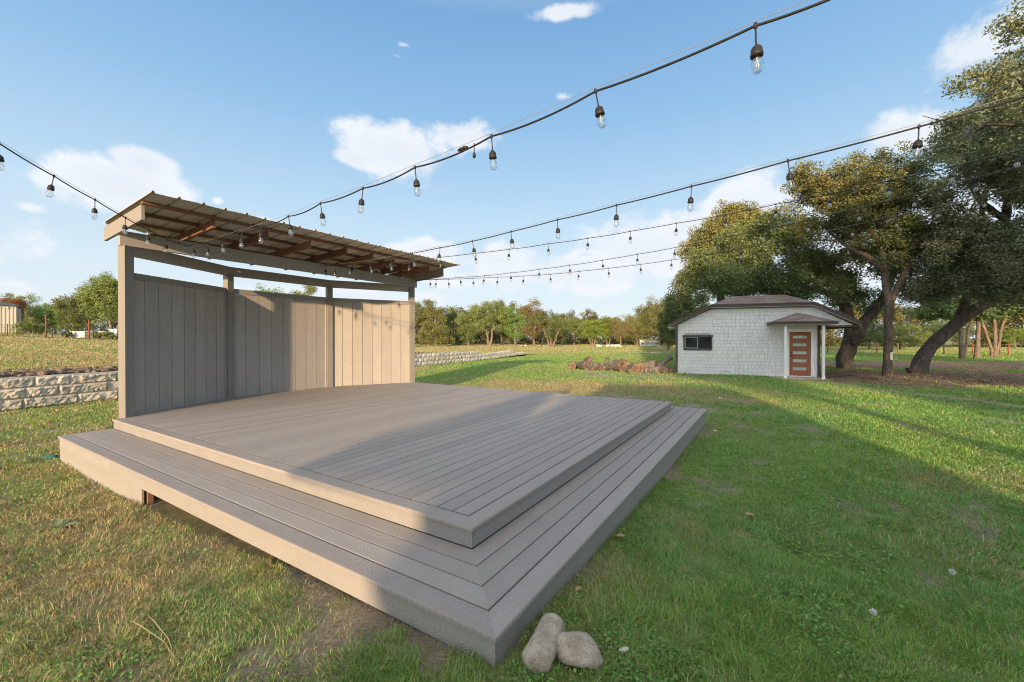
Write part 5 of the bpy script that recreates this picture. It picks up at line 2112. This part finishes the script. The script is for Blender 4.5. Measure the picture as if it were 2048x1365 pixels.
# broad leaved rosette and other weeds
def rosette(u, v, n, L, label, pal, name='broad_leaf_weed', upk=.5):
    p = ground_at(u, v)
    rng = np.random.default_rng(int(u))
    V, F, C = [], [], []
    for k in range(n):
        a = 6.283 * k / n + rng.uniform(-.3, .3)
        l = L * rng.uniform(.7, 1.1)
        e = upk * rng.uniform(.4, 1.3)
        for i in range(6):
            t = i / 5
            w = .20 * l * math.sin(math.pi * (t * .9 + .07)) ** .8
            c = Vector((math.cos(a), math.sin(a), 0)) * (l * t * math.cos(e)) + Vector((0, 0, l * (t * math.sin(e) - .25 * t * t) + .01))
            s = Vector((-math.sin(a), math.cos(a), 0)) * w
            for q in (-1, 0, 1):
                z = .3 * abs(q) * w
                V.append(c + s * q + Vector((0, 0, z)))
                C.append(np.array(pal) * rng.uniform(.85, 1.15) * (1.15 if q == 0 else 1))
        b0 = k * 18
        for i in range(5):
            for q in range(2):
                F.append((b0 + i * 3 + q, b0 + i * 3 + q + 1, b0 + i * 3 + q + 4, b0 + i * 3 + q + 3))
    o = np_mesh(name, np.array([tuple(q) for q in V]), np.array(F), np.zeros((0, 3), int), np.array(C), M['leaf'], smooth=True)
    o.location = p
    tag(o, label, 'weed')


rosette(118, 556, 9, .17, 'woolly grey green broad leaf rosette in the left lawn', (.22, .27, .13)) if False else rosette(118, 1058, 9, .17, 'woolly grey green broad leaf rosette in the left lawn', (.22, .27, .13))


def seed_head(u, v, h, label):
    p = ground_at(u, v)
    root = empty('dandelion', p, label, 'dandelion')
    mb = MB(p)
    mb.tube([p, p + Vector((.01, 0, h * .5)), p + Vector((.0, .01, h))], .0022, 5)
    mb.build('stem', M['stalk'], root)
    mb = MB(p)
    rnd = random.Random(int(u))
    c = p + Vector((0, .01, h))
    for k in range(60):
        d = Vector((rnd.gauss(0, 1), rnd.gauss(0, 1), rnd.gauss(0, 1))).normalized()
        s = d.orthogonal().normalized() * .0035
        e = d.cross(s)
        t = c + d * .018
        mb.add([c + d * .004, t + s, t - s * .5 + e * .9, t - s * .5 - e * .9], [(0, 1, 2), (0, 2, 3), (0, 3, 1), (1, 3, 2)])
    mb.build('seed_head', M['fluff'], root)


M['stalk'] = noisy('straw_stalk', [(.3, (.26, .26, .12)), (.7, (.38, .35, .19))], 30, bump=0)
M['fluff'] = noisy('seed_fluff', [(.3, (.50, .50, .46)), (.7, (.62, .62, .58))], 30, bump=0)
seed_head(1908, 1185, .13, 'larger dandelion clock on the right of the lawn')
seed_head(1750, 1262, .10, 'smaller dandelion clock low in the right lawn')


def stalk(u, v, u2, h, label):
    p = ground_at(u, v)
    mb = MB(p)
    Y = p.y
    dx = (u2 - u) / FPX * Y
    mb.tube([p, p + Vector((dx * .3, .01, h * .5)), p + Vector((dx * .8, .015, h * .9)), p + Vector((dx, .02, h))], [.002, .0018, .0022, .001], 5)
    tag(mb.build('grass_stalk', M['stalk']), label, 'grass stalk')


stalk(1951, 1190, 1948, .27, 'tall straw seed stalk beside the larger dandelion clock')
stalk(1875, 982, 1893, .16, 'leaning pale stalk on the lawn below the sunlit strip')
stalk(1930, 876, 1931, .24, 'thin stalk standing in the sunlit strip at right')
stalk(1854, 856, 1853, .22, 'thin stalk in the sunlit strip left of another')
stalk(355, 1325, 255, .20, 'long straw stalk leaning left at the bottom left')
stalk(352, 1322, 290, .22, 'straw stalk crossing the long one at the bottom left')

# a scrap of green netting behind the step corner
p = ground_at(98, 918)
mb = MB(p)
rock_mesh(mb, p + Vector((0, 0, .02)), .07, (1.3, .7, .45), 4, 2, .5, .4)
tag(mb.build('plastic_scrap', noisy('green_plastic', [(.3, (.015, .10, .085)), (.7, (.03, .17, .14))], 20, rough=.4, bump=.3)), 'crumpled dark green plastic behind the left step corner', 'litter')

# ------------------------------------------------------------------ house and trees standing behind the photographer: they shade the right half
SAZ, SEL = R(13.2), R(9.8)
HX = Vector((math.cos(SAZ), -math.sin(SAZ), 0))
HY = Vector((math.sin(SAZ), math.cos(SAZ), 0))


def build_house():
    # s runs across the sun, r along it
    def P(s, r, z):
        v = HX * s + HY * r
        return Vector((v.x, v.y, z))
    root = empty('ranch_house', P(1.4, -12, -.1), 'low painted house behind the lawn that throws the long shade', 'house')
    o = root.location
    s0, s1, r0, r1, h = -1.4, 4.22, -13.5, -9.0, 2.75
    w = MB(o)
    w.slab([P(-1.3, r0, -.3), P(s1 - .12, r0, -.3), P(s1 - .12, r1, -.3), P(-1.3, r1, -.3)], (0, 0, h + .3))
    w.build('wall', M['white'], root)
    r = MB(o)
    A = [P(s0, r1 + .4, h), P(s1, r1 + .4, h), P(s1, r0 - .4, h), P(s0, r0 - .4, h)]
    c1, c2 = P(s0 + 1.3, (r0 + r1) / 2, h + 1.9), P(s1 - .2, (r0 + r1) / 2, h + 1.9)
    r.add(A + [c1, c2], [(0, 1, 5, 4), (1, 2, 5), (2, 3, 4, 5), (3, 0, 4), (3, 2, 1, 0)])
    r.build('roof', M['roof'], root)
    pr = MB(o)
    pr.slab([P(-3.05, r1 + .25, 2.50), P(-1.3, r1 + .25, 2.50), P(-1.3, r1 + .25, 3.95), P(-2.5, r1 + .25, 2.95), P(-3.05, r1 + .25, 2.66)], HY * -.8)  # unseen overhang, added and shaped so its shade edge crosses the deck
    pr.build('porch_roof', M['roof'], root)
    for k in range(2):
        g = MB(o)
        s = -.2 + k * 2.4
        g.slab([P(s, r1 + .01, 1.0), P(s + 1.2, r1 + .01, 1.0), P(s + 1.2, r1 + .01, 2.2), P(s, r1 + .01, 2.2)], HY * .03)
        g.build('window', M['pane'], root)


build_house()


def back_tree(s, r, blobs, label, seed, n=260, per=60, size=.24, hole_t=.40):
    v = HX * s + HY * r
    make_tree('oak_tree', (v.x, v.y, -.15), label, 'oaks behind the photographer', [[(0, 0, -.1, .35), (.1, 0, 2.2, .28), (0, .1, 4.5, .2), (.2, 0, 7, .1)]],
              blobs, n, per, size, OAK, M['leaf'], M['bark'], seed, (.5, .9), .55, 1.6, hole_t, .8, .05, 5, nlimb=60, sides=8)


back_tree(10.4, -10, [(.2, 0, 8.3, 2.9, 2.8, 6.0), (.6, 0, 3.6, 2.2, 2.6, 2.3), (-1.6, 0, 9.5, 1.8, 2.2, 2.6)], 'oak right behind the photographer with low boughs', 301, 430)
back_tree(5.9, -15, [(0, 0, 8.9, 2.9, 2.6, 4.1), (-1.2, 0, 8.2, 2.2, 2, 2.6), (1.8, 0, 9.2, 2.0, 2.2, 3.0)], 'tall oak behind the house corner', 302, 560, 90, .2, hole_t=.37)
back_tree(16.8, -10, [(0, 0, 11, 4.2, 3.4, 8.0), (2, 0, 6, 3.5, 3, 4)], 'large oak to the far right behind the photographer', 303, 620)

back_tree(26, -12, [(0, 0, 9, 5.5, 3.4, 7.5), (-2, 0, 5, 3.5, 3, 3)], 'broad oak standing off to the right behind the photographer', 305, 520)

# ------------------------------------------------------------------ grass blades, clover and litter
def build_grass():
    rng = np.random.default_rng(5)
    n0 = 1250000
    Y = np.exp(rng.uniform(math.log(1.25), math.log(120), n0))
    X = Y * rng.uniform(-1.36, 1.36, n0)
    a, b = stage_ab(X, Y)
    deck = (a > -TR + .01) & (a < 7.14) & (b > -TR + .01) & (b < 7.26)
    deck |= (a > .1) & (a < 6.7) & (b > 7) & (b < 8.5)
    lx, ly = (X - SO.x) * SX.x + (Y - SO.y) * SX.y, (X - SO.x) * SY.x + (Y - SO.y) * SY.y
    shed = (lx > -.05) & (lx < 6.0) & (ly > -.07) & (ly < 6) | (lx > 3.9) & (lx < 6.0) & (ly > -1.32) & (ly < 0)
    w, t = wdist(X, Y)
    wall = (w > -.10) & (w < .5) & (t < WEND)
    soil = dirt_mask(X, Y)
    keep = ~deck & ~shed & ~wall & (rng.random(n0) > soil * .93) & (rng.random(n0) > path_mask(X, Y) * .97)
    clump = fbm(X, Y, .16, 21, 3)
    keep &= rng.random(n0) < np.where(Y < 9, .25 + 1.5 * sst(clump, .34, .62), 1)
    X, Y, w, t, clump = X[keep], Y[keep], w[keep], t[keep], clump[keep]
    n = len(X)
    Z = zg(X, Y) - .004
    dist = np.hypot(X, Y)
    dry = dry_mask(X, Y)
    tall = fbm(X, Y, .45, 33, 3)
    H = (.022 + .055 * sst(tall, .35, .75) * rng.random(n) + .018 * rng.random(n)) * (1 + .45 * sst(dist, 5, 25) + 1.1 * sst(dist, 25, 100))
    H *= np.where(rng.random(n) < .03, 1.7, 1)
    Wd = np.maximum(.0030, .0008 * dist) * rng.uniform(.7, 1.4, n)
    ang = rng.uniform(0, 2 * np.pi, n)
    lean = rng.uniform(.2, 1.3, n)
    # neighbours in a tuft lean the same way
    fld = fbm(X, Y, .35, 55, 2) * 14
    mixd = rng.random(n) < .6
    ang = np.where(mixd, fld + rng.normal(0, .5, n), ang)
    dx, dy = np.cos(ang), np.sin(ang)
    fa = rng.uniform(0, np.pi, n)
    sx, sy = np.cos(fa), np.sin(fa)
    base = np.stack([X, Y, Z], 1)
    m_ = base + np.stack([dx * H * lean * .35, dy * H * lean * .35, H * .62], 1)
    tip = base + np.stack([dx * H * lean * 1.05, dy * H * lean * 1.05, H * np.clip(1.1 - lean * .5, .25, 1.1)], 1)
    s3 = np.stack([sx, sy, np.zeros(n)], 1) * (Wd / 2)[:, None]
    V = np.stack([base - s3, base + s3, m_ - s3 * .8, m_ + s3 * .8, tip], 1).reshape(-1, 3)
    i = np.arange(n) * 5
    F4 = np.stack([i, i + 1, i + 3, i + 2], 1)
    F3 = np.stack([i + 2, i + 3, i + 4], 1)
    patch = fbm(X, Y, .7, 13, 4)
    pd = np.clip(dry * .95 + (patch - .5) * .9 - .03 - .09 * sst(X, -.5, 1.5) * sst(-Y, -14, -9), .02, .95)
    isdry = rng.random(n) < pd
    g = GREEN[rng.integers(0, 4, n)] * rng.uniform(.7, 1.25, n)[:, None]
    # greener and yellower patches
    yel = sst(fbm(X, Y, 1.6, 44, 3), .42, .62)[:, None]
    g = g * (1 - yel * .5) + g * np.array([1.45, 1.12, .75]) * yel * .5
    s = STRAW[rng.integers(0, 4, n)] * rng.uniform(.6, 1.2, n)[:, None]
    c = np.where(isdry[:, None], s, g)
    # older tips go pale
    col = np.repeat(c, 5, 0)
    tipk = rng.random(n) < .25
    col[4::5] = np.where(tipk[:, None], col[4::5] * .4 + STRAW[0] * .6, col[4::5])
    o = np_mesh('grass', V, F4, F3, col, M['grass'])
    tag(o, 'short mixed green and straw grass of the lawn', None, None, 'stuff')
    # clover and small round leaved weeds in patches
    n1 = 120000
    Y = np.exp(rng.uniform(math.log(1.25), math.log(9), n1))
    X = Y * rng.uniform(-1.36, 1.36, n1)
    a, b = stage_ab(X, Y)
    deck = (a > -TR) & (a < 7.14) & (b > -TR) & (b < 7.28) | (a > .1) & (a < 6.7) & (b > 7) & (b < 8.5)
    pt = fbm(X, Y, .55, 66, 3) + .10 * sst(X, .5, 3)
    keep = ~deck & (rng.random(n1) < sst(pt, .50, .72) * .8) & (wdist(X, Y)[0] < -.3)
    X, Y = X[keep], Y[keep]
    n = len(X)
    Z = zg(X, Y) + rng.uniform(.008, .038, n)
    an = rng.uniform(0, 6.283, n)
    r = rng.uniform(.0035, .0075, n) * (1 + .12 * Y)
    tl = rng.normal(0, .35, (n, 2))
    V = []
    for k in range(6):
        q = an + k * np.pi / 3
        ex = 1.0 if k % 3 else 1.25
        V.append(np.stack([X + np.cos(q) * r * ex, Y + np.sin(q) * r * ex, Z + (np.cos(q) * tl[:, 0] + np.sin(q) * tl[:, 1]) * r], 1))
    V = np.stack(V, 1).reshape(-1, 3)
    i = np.arange(n) * 6
    F4 = np.concatenate([np.stack([i, i + 1, i + 2, i + 3], 1), np.stack([i, i + 3, i + 4, i + 5], 1)])
    c = np.array([.12, .27, .06]) * rng.uniform(.6, 1.5, n)[:, None] * np.array([1, 1, 1]) + rng.uniform(0, .03, n)[:, None] * np.array([1, .6, .1])
    o = np_mesh('clover', V, F4, np.zeros((0, 3), int), np.repeat(c, 6, 0), M['grass'])
    tag(o, 'low clover and round leaved weeds between the grass', None, None, 'stuff')
    # straw thatch and dead leaves lying flat
    n2 = 60000
    Y = np.exp(rng.uniform(math.log(1.25), math.log(26), n2))
    X = Y * rng.uniform(-1.36, 1.36, n2)
    a, b = stage_ab(X, Y)
    deck = (a > -TR) & (a < 7.14) & (b > -TR) & (b < 7.28) | (a > .1) & (a < 6.7) & (b > 7) & (b < 8.5)
    lx, ly = (X - SO.x) * SX.x + (Y - SO.y) * SX.y, (X - SO.x) * SY.x + (Y - SO.y) * SY.y
    keep = ~deck & ~((lx > -.05) & (lx < 6.0) & (ly > -1.35)) & (rng.random(n2) < .25 + dirt_mask(X, Y) * .6 + dry_mask(X, Y) * .4)
    X, Y = X[keep], Y[keep]
    n = len(X)
    mu = mulch_mask(X, Y)
    Z = zg(X, Y) + rng.uniform(.006, .02, n)
    an = rng.uniform(0, 6.283, n)
    L = rng.uniform(.02, .06, n) * np.where(mu > .5, 1.3, 1) * (1 + .03 * Y)
    wd = np.where(mu > .5, L * .55, np.maximum(.0025, .0005 * Y))
    dx, dy = np.cos(an), np.sin(an)
    tz = rng.normal(0, .15, n)
    V = np.stack([np.stack([X - dx * L / 2 - dy * wd / 2, Y - dy * L / 2 + dx * wd / 2, Z - tz * L / 2], 1), np.stack([X - dx * L / 2 + dy * wd / 2, Y - dy * L / 2 - dx * wd / 2, Z - tz * L / 2 + .3 * wd], 1),
                  np.stack([X + dx * L / 2 + dy * wd / 2, Y + dy * L / 2 - dx * wd / 2, Z + tz * L / 2], 1), np.stack([X + dx * L / 2 - dy * wd / 2, Y + dy * L / 2 + dx * wd / 2, Z + tz * L / 2 + .3 * wd], 1)], 1).reshape(-1, 3)
    F4 = np.arange(n * 4).reshape(-1, 4)
    pal = np.array([(.40, .33, .20), (.30, .23, .13), (.34, .20, .12), (.22, .14, .09), (.46, .38, .25)])
    mp = np.array([(.27, .14, .09), (.35, .21, .14), (.20, .11, .075), (.44, .31, .22)])
    c = np.where((mu > .4)[:, None], mp[rng.integers(0, 4, n)], pal[rng.integers(0, 5, n)])
    o = np_mesh('thatch', V, F4, np.zeros((0, 3), int), np.repeat(c, 4, 0), M['grass'])
    tag(o, 'straw thatch and dead oak leaves lying on the ground', None, None, 'stuff')


M['grass'] = leaf_mat('grass_blades', .28, rough=.5)
build_grass()

# ------------------------------------------------------------------ sky, sun, camera
def build_sky():
    w = bpy.data.worlds.new('World')
    scene.world = w
    w.use_nodes = True
    nt = w.node_tree
    nt.nodes.clear()
    n = N(nt)
    out = n.node('ShaderNodeOutputWorld')
    bg = n.node('ShaderNodeBackground')
    STR = .1
    bg.inputs['Strength'].default_value = STR
    sky = n.node('ShaderNodeTexSky', sky_type='NISHITA')
    sky.sun_disc = False
    sky.sun_elevation = SEL
    sky.sun_rotation = math.pi + SAZ
    sky.air_density = 1.0
    sky.dust_density = .6
    sky.ozone_density = 1.5
    d = n.vmath('NORMALIZE', n.coord('Generated'))
    sep = n.node('ShaderNodeSeparateXYZ')
    n.lk(d, sep.inputs[0])
    z = sep.outputs[2]
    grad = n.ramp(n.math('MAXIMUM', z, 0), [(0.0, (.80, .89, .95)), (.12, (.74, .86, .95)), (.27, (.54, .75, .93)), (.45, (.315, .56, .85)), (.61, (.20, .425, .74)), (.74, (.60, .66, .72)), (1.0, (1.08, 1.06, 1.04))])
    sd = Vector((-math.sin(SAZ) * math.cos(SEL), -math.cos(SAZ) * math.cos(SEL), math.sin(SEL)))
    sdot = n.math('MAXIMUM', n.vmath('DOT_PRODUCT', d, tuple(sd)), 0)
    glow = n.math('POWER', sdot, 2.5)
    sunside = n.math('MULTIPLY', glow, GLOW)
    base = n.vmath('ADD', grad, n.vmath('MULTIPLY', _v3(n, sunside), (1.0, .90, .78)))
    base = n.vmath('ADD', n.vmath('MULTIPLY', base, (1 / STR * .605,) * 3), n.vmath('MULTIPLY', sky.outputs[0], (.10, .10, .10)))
    # clouds: soft banks at their own bearings, broken up by noise in the direction of view
    clouds = [(240, 370, 80, 40, 1.5), (285, 325, 42, 30, 1.5), (62, 416, 40, 16), (800, 306, 125, 44), (930, 276, 85, 28), (710, 318, 60, 22), (1125, 194, 46, 16), (1135, 22, 72, 16), (790, 112, 34, 15), (808, 90, 34, 11),
              (1965, 95, 80, 50, 1.4), (1800, 272, 95, 46), (1500, 412, 90, 48), (1420, 460, 150, 60), (1300, 500, 160, 52), (1120, 545, 230, 44), (1000, 520, 110, 30), (700, 592, 190, 20), (400, 610, 120, 30), (437, 402, 16, 12), (510, 452, 60, 16), (20, 580, 60, 20), (1700, 480, 240, 90), (860, 500, 70, 22), (2300, 300, 300, 120), (-400, 420, 300, 70), (-900, 300, 300, 90)]
    msk = None
    for u, v, hw, hh, *wt in clouds:
        c = Vector(ray(u, v)).normalized()
        right = Vector((c.y, -c.x, 0)).normalized()
        up = right.cross(c)
        k = c.y / math.sqrt(1) if c.y > .3 else .3
        rx, ry = hw / FPX * k * 1.05, hh / FPX * k * 1.05
        q = n.vmath('SUBTRACT', d, tuple(c))
        a = n.vmath('DOT_PRODUCT', q, tuple(right / rx))
        b = n.vmath('DOT_PRODUCT', q, tuple(up / ry))
        s = n.math('SUBTRACT', wt[0] if wt else .62 if hw < 60 else 1.15, n.math('SQRT', n.math('ADD', n.math('MULTIPLY', a, a), n.math('MULTIPLY', b, b))))
        msk = s if msk is None else n.math('SMOOTH_MAX', msk, s, .15)
    nv = n.mapping(d, (1, 1, 1.25))
    f1 = n.noise(nv, 8, 10, .6, .1)
    f2 = n.noise(nv, 4.2, 4, .6)
    dens = n.math('ADD', msk, n.math('ADD', n.math('MULTIPLY_ADD', f1, 2.7, -1.35), n.math('MULTIPLY_ADD', f2, .7, -.35)))
    alpha = n.math('MULTIPLY', n.smooth(dens, .02, .60), n.smooth(msk, -.9, .0))
    thin = n.math('MULTIPLY', n.smooth(f2, .50, .75), n.math('MULTIPLY', n.smooth(z, .42, .05), .35))
    alpha = n.math('MAXIMUM', n.math('MULTIPLY', alpha, .95), thin)
    ccol = n.mix(n.smooth(dens, .25, 1.6), (.88, .91, .96), (.78, .83, .895))
    ccol = n.mix(n.math('MULTIPLY', n.smooth(f1, .60, .42), .4), ccol, (.70, .775, .85))
    ccol = n.vmath('MULTIPLY', ccol, (.69 / STR,) * 3)
    fin = n.mix(alpha, base, ccol)
    # below the horizon the world is dull earth
    fin = n.mix(n.smooth(z, -.01, -.06), fin, tuple(x / STR for x in (.10, .095, .07)))
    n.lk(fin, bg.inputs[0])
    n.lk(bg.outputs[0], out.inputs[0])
    w.cycles.sampling_method = 'MANUAL'
    w.cycles.sample_map_resolution = 512
    sun = bpy.data.lights.new('sun', 'SUN')
    sun.energy = SUN
    sun.angle = R(.8)
    sun.color = (1.0, .70, .40)
    so = bpy.data.objects.new('sun', sun)
    COL.objects.link(so)
    so.rotation_euler = (-sd).to_track_quat('-Z', 'Y').to_euler()
    so.location = sd * 50


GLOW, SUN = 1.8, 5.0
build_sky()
cam = bpy.data.cameras.new('camera')
cam.sensor_width = 36
cam.lens = FPX / 2048 * 36
cam.clip_start = .05
cam.clip_end = 3000
co = bpy.data.objects.new('camera', cam)
COL.objects.link(co)
co.location = (0, 0, EYE)
co.rotation_euler = (math.pi / 2 - PITCH, 0, 0)
scene.camera = co
scene.view_settings.view_transform = 'Standard'
scene.view_settings.look = 'None'
scene.view_settings.exposure = .62
scene.view_settings.gamma = 1
scene.cycles.max_bounces = 8
scene.cycles.diffuse_bounces = 3
scene.cycles.glossy_bounces = 3
scene.cycles.transmission_bounces = 4
scene.cycles.transparent_max_bounces = 12
scene.cycles.use_denoising = True
scene.cycles.filter_width = 1.1
scene.cycles.use_adaptive_sampling = False
scene.cycles.sample_clamp_indirect = 6
